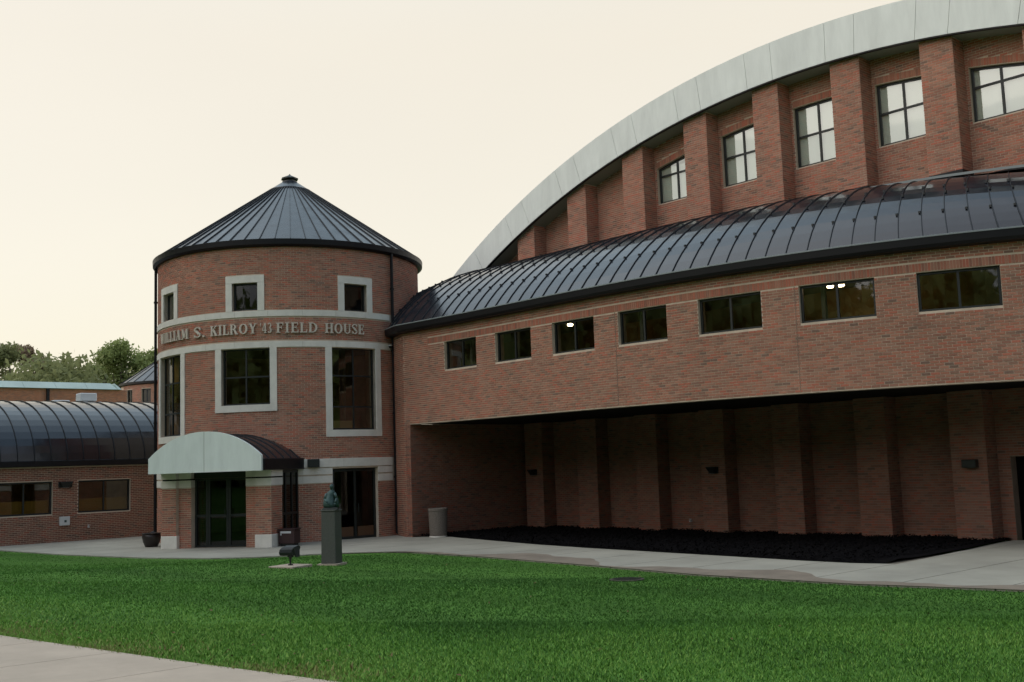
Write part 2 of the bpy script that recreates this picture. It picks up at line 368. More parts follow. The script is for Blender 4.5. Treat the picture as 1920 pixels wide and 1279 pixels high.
def band(P, a, b, z0, z1, d0, d1, mb, step=.4, chunk=None):
    n = max(1, int(math.ceil((b - a) / step)))
    for k in range(n):
        u = a + (b - a) * k / n; w = a + (b - a) * (k + 1) / n
        if chunk and (k + 1) % chunk == 0: w -= .008
        p0 = P(u, d1); p1 = P(w, d1); q0 = P(u, d0); q1 = P(w, d0)
        mb.hexa([(*p0, z0), (*p1, z0), (*q1, z0), (*q0, z0), (*p0, z1), (*p1, z1), (*q1, z1), (*q0, z1)])
def bands_as_blocks(parent, P, a, b, z0, z1, d0, d1, bl, name='stone_block'):
    n = max(1, int(round((b - a) / bl)))
    for k in range(n):
        mb = MB(); band(P, a + (b - a) * k / n + .003, a + (b - a) * (k + 1) / n - .003, z0, z1, d0, d1, mb, step=.3); part(name, mb, M_STONE, parent)

# ------------------------------------------------------------------ ground
EX = [-60, -10.17, -5.44, -1.35, 1, 2.06, 2.78, 3.52, 4.61, 7.86, 11.98, 15.41, 18.81, 21.52, 30, 60]
EY = [-16.5, -14.91, -14.48, -13.7, -12.74, -11.69, -10.43, -9.35, -8.84, -8.9, -9.26, -9.68, -9.6, -9.04, -8, -8]
def edge_y(x): return float(np.interp(x, EX, EY))
def gz(x, y):
    t = max(edge_y(x) - y, 0.0); t = min(t, 40)
    return .036 * (sqrt(t * t + 4) - 2)
def gza(x, y):
    t = np.clip(np.interp(x, EX, EY) - y, 0, 40); return .036 * (np.sqrt(t * t + 4) - 2)
# near sidewalk: its far edge line, from (14.97,-22.57) to (20.44,-21.54)
SWA = np.array([14.97, -22.57]); SWD = np.array([20.44, -21.54]) - SWA; SWD /= np.linalg.norm(SWD); SWN = np.array([SWD[1], -SWD[0]])   # towards the camera side
def sw_d(x, y): return (x - SWA[0]) * SWN[0] + (y - SWA[1]) * SWN[1]

def lawn_material():
    m = bpy.data.materials.new('lawn'); m.use_nodes = True; t = m.node_tree; b = t.nodes['Principled BSDF']; b.inputs['Roughness'].default_value = .95; b.inputs['Specular IOR Level'].default_value = .1
    g = N(t, 'ShaderNodeNewGeometry')
    n = N(t, 'ShaderNodeTexNoise'); n.inputs['Scale'].default_value = .45; n.inputs['Detail'].default_value = 8; n.inputs['Roughness'].default_value = .7; link(t, g.outputs['Position'], n.inputs['Vector'])
    r = N(t, 'ShaderNodeValToRGB'); link(t, n.outputs[0], r.inputs[0]); e = r.color_ramp.elements
    e[0].position = .3; e[0].color = (.052, .13, .022, 1); e[1].position = .72; e[1].color = (.095, .205, .036, 1)
    # mowing bands: strips of lighter and darker turf
    mpn = N(t, 'ShaderNodeMapping'); mpn.inputs['Rotation'].default_value = (0, 0, rad(-8)); link(t, g.outputs['Position'], mpn.inputs[0])
    w = N(t, 'ShaderNodeTexWave'); w.wave_type = 'BANDS'; w.bands_direction = 'Y'; w.inputs['Scale'].default_value = .11; w.inputs['Distortion'].default_value = 1.2; w.inputs['Detail'].default_value = 1; w.inputs['Detail Scale'].default_value = .3; link(t, mpn.outputs[0], w.inputs['Vector'])
    q = N(t, 'ShaderNodeMapRange'); link(t, w.outputs['Fac'], q.inputs[0]); q.inputs[3].default_value = .86; q.inputs[4].default_value = 1.14
    v = N(t, 'ShaderNodeVectorMath', operation='SCALE'); link(t, r.outputs[0], v.inputs[0]); link(t, q.outputs[0], v.inputs['Scale'])
    n2 = N(t, 'ShaderNodeTexNoise'); n2.inputs['Scale'].default_value = 22; n2.inputs['Detail'].default_value = 6; link(t, g.outputs['Position'], n2.inputs['Vector'])
    q2 = N(t, 'ShaderNodeMapRange'); link(t, n2.outputs[0], q2.inputs[0]); q2.inputs[1].default_value = .3; q2.inputs[2].default_value = .7; q2.inputs[3].default_value = .72; q2.inputs[4].default_value = 1.25
    v2 = N(t, 'ShaderNodeVectorMath', operation='SCALE'); link(t, v.outputs[0], v2.inputs[0]); link(t, q2.outputs[0], v2.inputs['Scale']); link(t, v2.outputs[0], b.inputs['Base Color'])
    bp = N(t, 'ShaderNodeBump'); bp.inputs['Distance'].default_value = .03; link(t, n2.outputs[0], bp.inputs['Height']); link(t, bp.outputs[0], b.inputs['Normal'])
    return m
M_LAWN = lawn_material()
def build_ground():
    # one sheet to the horizon: fine near the lawn, coarse beyond
    xs = np.concatenate([[-1500, -600, -250, -120], np.arange(-70, 71, 1.0), [120, 250, 600, 1500]]); ys = np.concatenate([[-1500, -600, -250, -120], np.arange(-70, 31, 1.0), [60, 120, 250, 600, 1500]])
    X, Y = np.meshgrid(xs, ys); Z = gza(X, Y) - .012
    Z += np.where(Y > 55, 0, 0)
    v = np.stack([X.ravel(), Y.ravel(), Z.ravel()], 1); nx = len(xs); f = []
    for j in range(len(ys) - 1):
        for i in range(nx - 1): a = j * nx + i; f.append((a, a + 1, a + nx + 1, a + nx))
    me = bpy.data.meshes.new('ground'); me.from_pydata(v.tolist(), [], f); me.materials.append(M_LAWN); me.shade_smooth()
    o = bpy.data.objects.new('ground', me); link_obj(o); o['kind'] = 'structure'; o['label'] = 'green mown lawn sloping gently down to the building'
build_ground()
def build_soil():
    mb = MB(); q = np.arange(-6, 12, .08); rg = np.random.default_rng(8); j1 = rg.random(len(q)) * .05
    def wd(x): return max(0, .10 + .10 * sin(x * 1.9) + .08 * sin(x * 4.3 + 1) + .05 * sin(x * 11))
    def pt(s_, d, h): p = SWA + SWD * s_ + SWN * d; return (p[0], p[1], gz(p[0], p[1]) + h)
    for i in range(len(q) - 1):
        a, b = wd(q[i]) + j1[i] + .02, wd(q[i + 1]) + j1[i + 1] + .02
        mb.quad(pt(q[i], .01, .006), pt(q[i + 1], .01, .006), pt(q[i + 1], -b, -.003), pt(q[i], -a, -.003))
    o = mb.build('soil_edge', M_DIRT); o['kind'] = 'structure'; o['label'] = 'bare brown soil along the sidewalk edge'
build_soil()
# path in front of the building: slabs cut on a grid between the building side and the lawn edge
MX = [-0.4, 0.0, .9, 2.94, 6.12, 8.57, 12.44, 15.57, 16.9, 17.7]; MY = [-4.95, -4.5, -4.3, -4.74, -5.43, -5.76, -6.07, -6.33, -6.35, -6.1]
def inner_y(x):
    if x < -0.4: return 2.0
    if x > 17.7: return 0.55
    return float(np.interp(x, MX, MY))
def build_path():
    base = bpy.data.objects.new('path', None); link_obj(base); base['kind'] = 'structure'; base['label'] = 'grey concrete path curving along the foot of the building'
    xs = [-24] + list(np.arange(-12.7, 17, 1.7)) + [17.7] + list(np.arange(19.4, 40, 1.7))
    n = 0
    for a, b in zip(xs, xs[1:]):
        gap = .014
        rows = 1
        m = [a + gap + (b - a - 2 * gap) * k / 5 for k in range(6)]
        if a >= 17 and a < 19:
            pass
        mb = MB()
        for u, w in zip(m, m[1:]):
            yl0, yl1 = edge_y(u), edge_y(w); yh0, yh1 = inner_y(max(u, 17.71) if a >= 17.7 else u), inner_y(min(w, 17.7))  if w <= 17.7 else inner_y(w)
            if a < -12.7: yh0 = yh1 = -14.2 + 0
            mb.quad((u, yl0, .022), (w, yl1, .022), (w, yh1, .022), (u, yh0, .022))
            mb.quad((u, yl0, -.05), (w, yl1, -.05), (w, yl1, .022), (u, yl0, .022))
        mb.quad((m[0], edge_y(m[0]), -.05), (m[0], edge_y(m[0]), .022), (m[0], inner_y(m[0]), .022), (m[0], inner_y(m[0]), -.05))
        mb.quad((m[-1], edge_y(m[-1]), .022), (m[-1], edge_y(m[-1]), -.05), (m[-1], inner_y(m[-1]), -.05), (m[-1], inner_y(m[-1]), .022))
        o = mb.build('slab', M_CONC, base); n += 1
    mb = MB(); mb.poly([(17.705, -6.1, .0225), (17.705, .55, .0225), (17.2, .55, .0225), (17.22, -.6, .0225), (17.3, -1.3, .0225), (17.62, -4.5, .0225)]); mb.build('slab', M_CONC, base)
    # bed under the joints
    bd = MB(); q = np.arange(-24, 40.1, 1.0)
    for u, w in zip(q, q[1:]): bd.quad((u, edge_y(u) + .01, .006), (w, edge_y(w) + .01, .006), (w, inner_y(w) - .01, .006), (u, inner_y(u) - .01, .006))
    bd.build('path_bed', M_DIRT, base)
    # damp soil washed over the lawn side of the path
    st = MB(); q = np.arange(3.5, 24, .2)
    def wd(x): return max(.0, .78 + .5 * sin(x * .95 - 1.2) + .22 * sin(x * 2.3 + 1) + .05 * sin(x * 7)) * min(1, max(0, (x - 4) / 3))
    for u, w in zip(q, q[1:]):
        if wd(u) > .02 or wd(w) > .02: st.quad((u, edge_y(u) - .02, .0265), (w, edge_y(w) - .02, .0265), (w, edge_y(w) + wd(w), .0265), (u, edge_y(u) + wd(u), .0265))
    st.build('damp_stain', mat('damp_concrete', (.225, .185, .14), .9, noise=(1.5, .22, 7)), base)
build_path()
def build_sidewalk():
    base = bpy.data.objects.new('sidewalk', None); link_obj(base); base['kind'] = 'structure'; base['label'] = 'pale concrete sidewalk crossing the near left corner'
    L = 1.52
    def pt(s, d, h=.035):
        p = SWA + SWD * s + SWN * d; return (p[0], p[1], gz(p[0], p[1]) + h)
    for k in range(-40, 30):
        s0 = k * L - .55; s1 = s0 + L - .012; mb = MB()
        ss = [s0, (s0 + s1) / 2, s1]; ds = [0, .9, 1.8]
        for a, b in zip(ss, ss[1:]):
            for c, d in zip(ds, ds[1:]): mb.quad(pt(a, c), pt(a, d), pt(b, d), pt(b, c))
            mb.quad(pt(a, 0), pt(b, 0), pt(b, 0, -.08), pt(a, 0, -.08)); mb.quad(pt(b, 1.8), pt(a, 1.8), pt(a, 1.8, -.08), pt(b, 1.8, -.08))
        for c, d in zip(ds, ds[1:]): mb.quad(pt(s0, d), pt(s0, c), pt(s0, c, -.08), pt(s0, d, -.08)); mb.quad(pt(s1, c), pt(s1, d), pt(s1, d, -.08), pt(s1, c, -.08))
        mb.build('slab', M_CONC2, base)
build_sidewalk()

# ------------------------------------------------------------------ round tower
TC = (-6.53, -5.75); TR = 4.79; TB = rad(-30.6); DEG = TR * pi / 180
PT = ring(TC[0], TC[1], TR, TB)
def build_tower(loc, name, label, full=True, base_ang=TB):
    cx, cy = loc; P = ring(cx, cy, TR, base_ang); T = thing(name, label, 'tower', (cx, cy, 0))
    small = [(-61.0 + (0 if full else 0), 1), (-18.5, 0), (27.0, 1)]
    ops = []; fr = []
    WZ = (7.72, 8.66)
    if not full: small = [(-57.0, 0), (-34.0, 0)]; WZ = (8.4, 9.5)
    for c, _ in small:
        ops.append(((c - 5.3) * DEG, (c + 5.3) * DEG, *WZ))
    big = [] if not full else [(-60.7, 3.67), (-18.6, 4.57), (26.1, 3.67)]
    for c, zb in big: ops.append(((c - 10.1) * DEG, (c + 10.1) * DEG, zb, 6.44))
    ops.append((15.7 * DEG, 36.4 * DEG, 0.0, 2.38))
    if full: ops.append((-37 * DEG, -15 * DEG, 0.0, 2.2))
    mb = MB(); wall(mb, P, -178 * DEG, 181 * DEG, 0, 9.92, ops, step=.25, thick=.3); part('wall', mb, M_MORTAR, T)
    if full:
        hole = [(o[0], o[1], o[2], o[3]) for o in ops]
        blk = [(-90 * DEG, 95 * DEG, 7.50, 7.70), (-90 * DEG, 95 * DEG, 6.46, 6.66), (-90 * DEG, 95 * DEG, 1.92, 2.72)]
        for c, _ in small: blk.append(((c - 8) * DEG, (c + 8) * DEG, 7.7, 8.9))
        for c, zb in big: blk.append(((c - 12.8) * DEG, (c + 12.8) * DEG, zb - .22, 6.5))
        bricks_part(lay(P, -105 * DEG, 100 * DEG, 0.0, 9.90, hole + blk), T, M_BRICK_R)
    else:
        bricks_part(lay(P, -70 * DEG, 40 * DEG, 5.0, 9.90, [(o[0], o[1], o[2], o[3]) for o in ops]), T)
    # stone bands, block by block
    if full:
        bands_as_blocks(T, P, -90 * DEG, 44.8 * DEG, 7.50, 7.70, -.05, .035, 1.15)
        bands_as_blocks(T, P, -90 * DEG, 44.8 * DEG, 6.46, 6.66, -.05, .035, 1.15)
        bands_as_blocks(T, P, -90 * DEG, 44.8 * DEG, 2.44, 2.72, -.05, .045, 1.0)
        for a, b in ((-88, -40), (-8, 15.6), (36.6, 44.8)):
            bands_as_blocks(T, P, a * DEG, b * DEG, 2.20, 2.41, -.05, .03, 1.0); bands_as_blocks(T, P, a * DEG, b * DEG, 1.92, 2.155, -.05, .03, 1.0)
    else:
        pass
    # stone surrounds
    for c, _ in small:
        if not full:
            window_unit(T, P, (c - 5.3) * DEG + .002, (c + 5.3) * DEG - .002, WZ[0] + .002, WZ[1] - .004, -.12, glass=M_GLASSD, fw_=.08, mull=(c * DEG,)); continue
        mb = MB(); a, b = (c - 8) * DEG, (c + 8) * DEG; ia, ib = (c - 5.3) * DEG, (c + 5.3) * DEG
        band(P, a, ia, 7.703, 8.66, -.2, .04, mb); band(P, ib, b, 7.703, 8.66, -.2, .04, mb); band(P, a, b, 8.663, 8.9, -.2, .045, mb); part('stone_surround', mb, M_STONE, T)
        window_unit(T, P, ia + .002, ib - .002, 7.722, 8.655, -.12, glass=M_MIRROR if (full and c < -50) else M_GLASSD, fw_=.06)
    for c, zb in big:
        mb = MB(); a, b = (c - 12.8) * DEG, (c + 12.8) * DEG; ia, ib = (c - 10.1) * DEG, (c + 10.1) * DEG
        band(P, a, ia, zb, 6.457, -.2, .04, mb); band(P, ib, b, zb, 6.457, -.2, .04, mb); band(P, a, b, zb - .23, zb - .003, -.2, .045, mb); part('stone_surround', mb, M_STONE, T)
        tr = (5.5,) if zb > 4 else (5.5, 4.45)
        window_unit(T, P, ia + .002, ib - .002, zb + .002, 6.45, -.12, mull=((ia + ib) / 2,), trans=tr, glass=M_GLASS, fw_=.055)
    # eaves gutter
    mb = MB(); mb.lathe((cx, cy, 0), [(TR - .05, 9.86), (TR + .10, 9.86), (TR + .19, 9.92), (TR + .20, 10.10), (TR + .13, 10.12), (TR + .10, 10.05)], 96); part('gutter', mb, M_GUTTER, T, smooth=False)
    # cone roof: panels and standing seams
    n = 60 if full else 30; r0, z0, r1, z1 = TR + .14, 10.09, .74, 12.98
    for k in range(n):
        a = base_ang + 2 * pi * k / n; b = base_ang + 2 * pi * (k + 1) / n
        if not full and k % 1: continue
        mb = MB(); rr = [r0 + (r1 - r0) * q / 4 for q in range(5)]; zz = [z0 + (z1 - z0) * q / 4 for q in range(5)]
        for q in range(4):
            mb.quad((cx + rr[q] * cos(a), cy + rr[q] * sin(a), zz[q]), (cx + rr[q] * cos(b), cy + rr[q] * sin(b), zz[q]), (cx + rr[q + 1] * cos(b), cy + rr[q + 1] * sin(b), zz[q + 1]), (cx + rr[q + 1] * cos(a), cy + rr[q + 1] * sin(a), zz[q + 1]))
        part('roof_panel', mb, M_CONE, T)
        mb = MB(); d = np.array([-sin(a), cos(a)]) * .011; p = np.array([cos(a), sin(a)])
        pr = [r0, r1]; pz = [z0, z1]
        A = [(*(np.array([cx, cy]) + p * r0 - d), z0), (*(np.array([cx, cy]) + p * r0 + d), z0), (*(np.array([cx, cy]) + p * r1 + d * .6), z1), (*(np.array([cx, cy]) + p * r1 - d * .6), z1)]
        mb.hexa([*A, *[(x, y, z + .045) for (x, y, z) in A]]); part('seam', mb, M_SEAM, T)
    mb = MB(); mb.lathe((cx, cy, 0), [(.80, 12.93), (.80, 12.99), (.74, 13.02), (.29, 13.33), (.29, 13.36)], 32); part('collar', mb, M_CONE, T)
    mb = MB(); mb.lathe((cx, cy, 0), [(.22, 13.28), (.22, 13.42), (.33, 13.44), (.33, 13.49), (.05, 13.62), (.001, 13.68)], 8); part('finial', mb, M_BRONZE, T)
    # interior
    mb = MB(); mb.lathe((cx, cy, 0), [(.001, .03), (TR - .28, .03)], 48); part('ground_floor', mb, M_INFLOOR, T)
    mb = MB(); mb.lathe((cx, cy, 0), [(.001, 3.35), (TR - .35, 3.35), (TR - .35, 3.55), (.001, 3.55)], 48); mb.lathe((cx, cy, 0), [(.001, 7.0), (TR - .35, 7.0), (TR - .35, 7.15), (.001, 7.15)], 48); part('floor_slab', mb, M_INFLOOR, T)
    mb = MB(); mb.lathe((cx, cy, 0), [(TR - .33, 0), (TR - .33, 9.9)], 48, a0=base_ang + rad(55), a1=base_ang + rad(300)); part('inner_wall', mb, M_INWALL, T)
    return T, P
TOWER, _ = build_tower(TC, 'round_tower', 'round red brick tower with dark metal cone roof and raised building name')
# door in the tower, right of the vestibule
window_unit(TOWER, PT, 15.8 * DEG, 36.3 * DEG, 0.02, 2.36, -.12, mull=(26 * DEG,), trans=(), fw_=.09, glass=M_GLASSD, name='door')
mb = MB()
for s in (25.0, 27.0): p = PT(s * DEG, -.05); mb.tube((p[0], p[1], .9), (p[0], p[1], 1.2), .015)
part('door_handle', mb, M_BRONZE, TOWER)
mb = MB(); band(PT, 16.9 * DEG, 25 * DEG, .1, .42, -.17, -.13, mb); band(PT, 27 * DEG, 35 * DEG, .1, .42, -.17, -.13, mb); part('kick_plate', mb, mat('bronze_kick_plate', (.10, .05, .025), .4), TOWER)
# downpipes
for a in (45.6, -84.5):
    mb = MB(); p = PT(a * DEG, .12 if a > 0 else .08); mb.tube((p[0], p[1], .12 if a > 0 else .35), (p[0], p[1], 9.9), .055, 8); q = PT(a * DEG, .22); mb.tube((p[0], p[1], .14 if a > 0 else .36), (q[0], q[1], .05 if a > 0 else .3), .055, 8)
    for z in (2, 4.2, 6.4, 8.6): mb.tube((p[0], p[1], z), (p[0], p[1], z + .06), .075, 8)
    part('downpipe', mb, M_GUTTER, TOWER)
p = PT(48.6 * DEG, .25); mb = MB(); mb.box(p[0] - .16, p[0] + .16, p[1] - .12, p[1] + .12, .02, .09); part('splash_block', mb, M_STONE, TOWER)
# lit cream parapet wall seen at the foot of the tall right window
mb = MB(); band(PT, 17 * DEG, 34 * DEG, 3.56, 4.02, -1.15, -1.0, mb); part('inner_parapet', mb, M_CREAM, TOWER)
mb = MB(); band(PT, 24 * DEG, 25.6 * DEG, 3.56, 6.9, -1.9, -1.6, mb); band(PT, 33 * DEG, 34.5 * DEG, 3.56, 6.9, -1.7, -1.5, mb); part('inner_post', mb, M_INCEIL, TOWER)

# letters: thick and thin roman strokes with serifs, each letter a part
def glyph(ch):
    """list of polygons in a box 1 high; returns (polys, width)"""
    P = []; K, k = .20, .09
    def ln(x0, y0, x1, y1, t):
        d = math.hypot(x1 - x0, y1 - y0); 
        if abs(y1 - y0) > .3: hx = t / 2 * d / abs(y1 - y0); P.append([(x0 - hx, y0), (x0 + hx, y0), (x1 + hx, y1), (x1 - hx, y1)])
        else: P.append([(x0, y0 - t / 2), (x1, y1 - t / 2), (x1, y1 + t / 2), (x0, y0 + t / 2)])
    def sf(x, y, w=.32): 
        y0, y1 = (0, .07) if y == 0 else (.93, 1); P.append([(x - w / 2, y0), (x + w / 2, y0), (x + w / 2, y1), (x - w / 2, y1)])
    def arc(cx, cy, rx, ry, a0, a1, tx=K, ty=k, n=10):
        pts = [(a0 + (a1 - a0) * i / n) for i in range(n + 1)]
        for a, b in zip(pts, pts[1:]):
            A, B = rad(a), rad(b); P.append([(cx + rx * cos(A), cy + ry * sin(A)), (cx + rx * cos(B), cy + ry * sin(B)), (cx + (rx - tx) * cos(B), cy + (ry - ty) * sin(B)), (cx + (rx - tx) * cos(A), cy + (ry - ty) * sin(A))])
    w = .8
    if ch == 'I': w = .42; ln(.21, 0, .21, 1, K); sf(.21, 0, .42); sf(.21, 1, .42)
    elif ch == 'L': w = .72; ln(.2, 0, .2, 1, K); sf(.2, 1, .4); ln(.02, .045, .70, .045, k); P.append([(.62, 0), (.72, 0), (.72, .3), (.66, .3)])
    elif ch in 'EF':
        w = .74; ln(.2, 0, .2, 1, K); ln(.02, .955, .7, .955, k); ln(.2, .52, .55, .52, k); P.append([(.62, .72), (.68, .72), (.70, 1), (.62, 1)]); P.append([(.5, .38), (.56, .38), (.56, .66), (.5, .66)])
        if ch == 'E': ln(.02, .045, .72, .045, k); P.append([(.64, 0), (.74, 0), (.74, .3), (.68, .3)])
        else: sf(.2, 0, .42)
    elif ch == 'H': w = .95; ln(.2, 0, .2, 1, K); ln(.75, 0, .75, 1, K); ln(.2, .5, .75, .5, k); [sf(x, y, .4) for x in (.2, .75) for y in (0, 1)]
    elif ch == 'K': w = .92; ln(.2, 0, .2, 1, K); sf(.2, 0, .4); sf(.2, 1, .4); ln(.25, .42, .72, .97, k); ln(.74, .03, .42, .6, K); sf(.74, 1, .34); sf(.76, 0, .36)
    elif ch == 'M': w = 1.12; ln(.16, 0, .16, 1, k); ln(.94, 0, .94, 1, K); ln(.52, .12, .2, .97, K); ln(.52, .12, .88, .97, k); sf(.16, 0, .32); sf(.94, 0, .38); sf(.14, 1, .3); sf(.98, 1, .3)
    elif ch == 'W': w = 1.2; ln(.36, 0, .14, 1, K); ln(.36, 0, .60, .95, k); ln(.84, 0, .62, 1, K); ln(.84, 0, 1.08, .97, k); sf(.14, 1, .34); sf(.62, 1, .3); sf(1.06, 1, .28)
    elif ch == 'A': w = .95; ln(.70, 0, .47, 1, K); ln(.18, .03, .45, .97, k); ln(.26, .34, .66, .34, k); sf(.16, 0, .32); sf(.74, 0, .38)
    elif ch == 'Y': w = .9; ln(.45, 0, .45, .5, K); ln(.45, .42, .18, 1, K); ln(.45, .42, .74, .97, k); sf(.45, 0, .4); sf(.17, 1, .34); sf(.74, 1, .3)
    elif ch == 'O': w = .95; arc(.475, .5, .46, .51, 0, 360, n=20)
    elif ch == 'U': w = .92; ln(.2, .3, .2, 1, K); ln(.74, .3, .74, 1, k); arc(.47, .34, .365, .35, 180, 360, tx=.13); sf(.2, 1, .4); sf(.74, 1, .3)
    elif ch == 'D': w = .92; ln(.2, 0, .2, 1, K); arc(.36, .5, .52, .5, -90, 90, n=12); ln(.02, .045, .4, .045, k); ln(.02, .955, .4, .955, k)
    elif ch == 'R': w = .94; ln(.2, 0, .2, 1, K); arc(.42, .74, .30, .26, -90, 90); ln(.02, .955, .45, .955, k); ln(.2, .5, .45, .5, k); ln(.76, .03, .5, .5, K); sf(.2, 0, .4); sf(.8, 0, .3)
    elif ch == 'S': w = .68; arc(.34, .73, .30, .28, 20, 200, tx=.12); arc(.34, .27, .31, .28, -160, 20, tx=.12); ln(.52, .30, .16, .70, K); P.append([(.56, .7), (.62, .7), (.62, .98), (.56, .98)]); P.append([(.04, .02), (.1, .02), (.1, .3), (.04, .3)])
    elif ch == '4': w = .72; ln(.48, 0, .48, 1, .17); ln(.03, .28, .68, .28, k); ln(.06, .28, .44, .98, k); sf(.48, 0, .34)
    elif ch == '3': w = .64; arc(.28, .75, .28, .25, -90, 150, tx=.16); arc(.28, .27, .32, .27, -150, 90, tx=.18)
    elif ch == '.': w = .22; P.append([(.03, 0), (.19, 0), (.19, .16), (.03, .16)])
    elif ch == "'": w = .2; P.append([(.06, .68), (.12, .68), (.18, 1), (.03, 1)])
    return P, w
M_LETTER = mat('letter_metal', (0.64, 0.57, 0.48), .5)
def letters(word, a0, a1, z0, h):
    G = [glyph(c) for c in word]; gap = .12; tot = sum(w for _, w in G) + gap * (len(G) - 1); span = (a1 - a0) * DEG; sx = span / tot; s = a0 * DEG
    for (P, w) in G:
        mb = MB()
        for q, poly in enumerate(P):
            A = []; B = []
            ar = sum(poly[i][0] * poly[(i + 1) % len(poly)][1] - poly[(i + 1) % len(poly)][0] * poly[i][1] for i in range(len(poly)))
            if ar < 0: poly = poly[::-1]
            e = .0007 * (q % 4)
            for (x, y) in poly: f_ = PT(s + x * sx, .085 + e); b_ = PT(s + x * sx, .03); A.append((*f_, z0 + y * h)); B.append((*b_, z0 + y * h))
            mb.poly(A); mb.poly(B[::-1])
            for i in range(len(A)): j = (i + 1) % len(A); mb.quad(A[i], B[i], B[j], A[j])
        part('letter', mb, M_LETTER, TOWER); s += (w + gap) * sx
letters('WILLIAM', -68.0, -45.2, 6.93, .35); letters('S.', -41.8, -36.0, 6.93, .35); letters('KILROY', -33.3, -13.4, 6.93, .34); letters("'43", -12.2, -7.5, 6.93, .34)
letters('FIELD', -5.9, 10.3, 6.93, .34); letters('HOUSE', 13.2, 30.2, 6.92, .34)

# twin tower far behind the low wing
build_tower((-58.7, 14.26), 'round_tower', 'distant second round brick tower half hidden behind the nearer tower', full=False, base_ang=rad(-25))

# ------------------------------------------------------------------ vestibule in front of the tower
VA = TB - rad(26); VU = np.array([cos(VA), sin(VA)]); VV = np.array([-VU[1], VU[0]]); VO = .44
def VF(u, v): return (TC[0] + VU[0] * u + VV[0] * (v + VO), TC[1] + VU[1] * u + VV[1] * (v + VO))
V = thing('entrance_vestibule', 'entrance porch with pale curved canopy front and glass doors on brick piers', 'entrance', (*VF(6, 0), 0))
def vflat(u, v0, v1):
    x0, y0 = VF(u, v0); x1, y1 = VF(u, v1); return flat(x0, y0, x1, y1)
def vside(v, u0, u1):
    x0, y0 = VF(u0, v); x1, y1 = VF(u1, v); return flat(x0, y0, x1, y1)
LP = 6.3
for v0, v1, u in ((-1.93, -1.42, LP), (1.36, 1.88, LP), (-1.42, -.97, LP - .14), (.95, 1.36, LP - .14)):
    mb = MB(); mb.lbox(VF, LP - .75, u, v0, v1, 0, 1.92); pr = part('pier', mb, M_MORTAR, V)
    P = vflat(u, v0, v1); z0 = .42 if u == LP else 0
    bricks_part(lay(P, 0, P.len, z0, 1.92), pr, M_BRICK_R, third=True)
    if u == LP:
        sv_ = v1 if v0 > 0 else v0
        P2 = vside(sv_, LP, LP - .75) if v0 > 0 else vside(sv_, LP - .75, LP)
        bricks_part(lay(P2, 0, P2.len, z0, 1.92), pr, M_BRICK_R, third=True)
        mb = MB(); mb.lbox(VF, LP - .75, LP + .03, v0 - .03, v1 + .03, 0, .42); part('stone_base', mb, M_STONE, V, bevel=.01)
    for a, b in ((1.925, 2.155), (2.20, 2.40)):
        mb = MB(); e = .03 if u == LP else .02; mb.lbox(VF, LP - .75, u + e, v0 - (.03 if v0 < -1.5 else -.003), v1 + (.03 if v1 > 1.5 else -.003), a, b); part('stone_block', mb, M_STONE, V)
    mb = MB(); mb.lbox(VF, LP - .75, u - .02, v0, v1, 2.155, 2.2); part('stone_joint', mb, M_DARK, V)
mb = MB(); mb.lbox(VF, 3.9, LP - .3, -1.8, 1.8, .0, .034); part('floor', mb, M_INFLOOR, V)
# front doors (two leaves) under a header
def leaf(v0, v1, u, z1):
    P = vflat(u, v0, v1); window_unit(V, P, 0.004, P.len - .004, .02, z1, 0, fw_=.075, glass=M_GLASSD, trans=(1.02,), name='door')
leaf(-.97, -.5, LP - .35, 2.2); leaf(-.5, .22, LP - .35, 2.2); leaf(.22, .95, LP - .35, 2.2)
mb = MB(); mb.lbox(VF, LP - .45, LP - .3, -.97, .95, 2.203, 2.4); part('door_header', mb, M_FRAME, V)
mb = MB()
for v in (.12, .32): x, y = VF(LP - .30, v); mb.tube((x, y, .9), (x, y, 1.25), .014, 8)
part('door_handle', mb, M_BRONZE, V)
# glazed sides
for v in (-1.86, 1.82):
    P = vside(v, LP - .76, 4.25) if v > 0 else vside(v, 4.25, LP - .76)
    window_unit(V, P, 0.0, P.len, .02, 2.38, 0, mull=(P.len * .3, P.len * .66), trans=(1.0,), fw_=.08, glass=M_GLASSD, name='side_glazing')
# canopy
CL, CW, CZB, CZT, CZA = 7.05, 1.95, 2.39, 2.86, 3.65
Rc = (CW ** 2 + (CZA - CZT) ** 2) / (2 * (CZA - CZT))
def czt(v, top=CZA, w=CW, side=CZT):
    R = (w * w + (top - side) ** 2) / (2 * (top - side)); return top - R + sqrt(max(R * R - v * v, 0))
for a, b in ((-CW, -.008), (.008, CW)):
    mb = MB(); vs = [a + (b - a) * k / 12 for k in range(13)]
    for p, q in zip(vs, vs[1:]):
        F0, F1, B0, B1 = VF(CL, p), VF(CL, q), VF(CL - .1, p), VF(CL - .1, q)
        mb.hexa([(*F0, CZB), (*F1, CZB), (*B1, CZB), (*B0, CZB), (*F0, czt(p)), (*F1, czt(q)), (*B1, czt(q)), (*B0, czt(p))])
    part('canopy_face_panel', mb, M_PALE2, V)
mb = MB(); mb.lbox(VF, CL - .09, CL - .012, -.02, .02, CZB + .01, CZA - .01); part('panel_joint', mb, M_SEALANT, V)
def uend(v): return sqrt(max((TR - .1) ** 2 - (v + VO) ** 2, 1.0))
rz = lambda v: czt(v, 3.58, 1.9, 2.76)
vs = [-1.9 + 3.8 * k / 14 for k in range(15)]
us = [CL - .1 - k * .52 for k in range(7)]
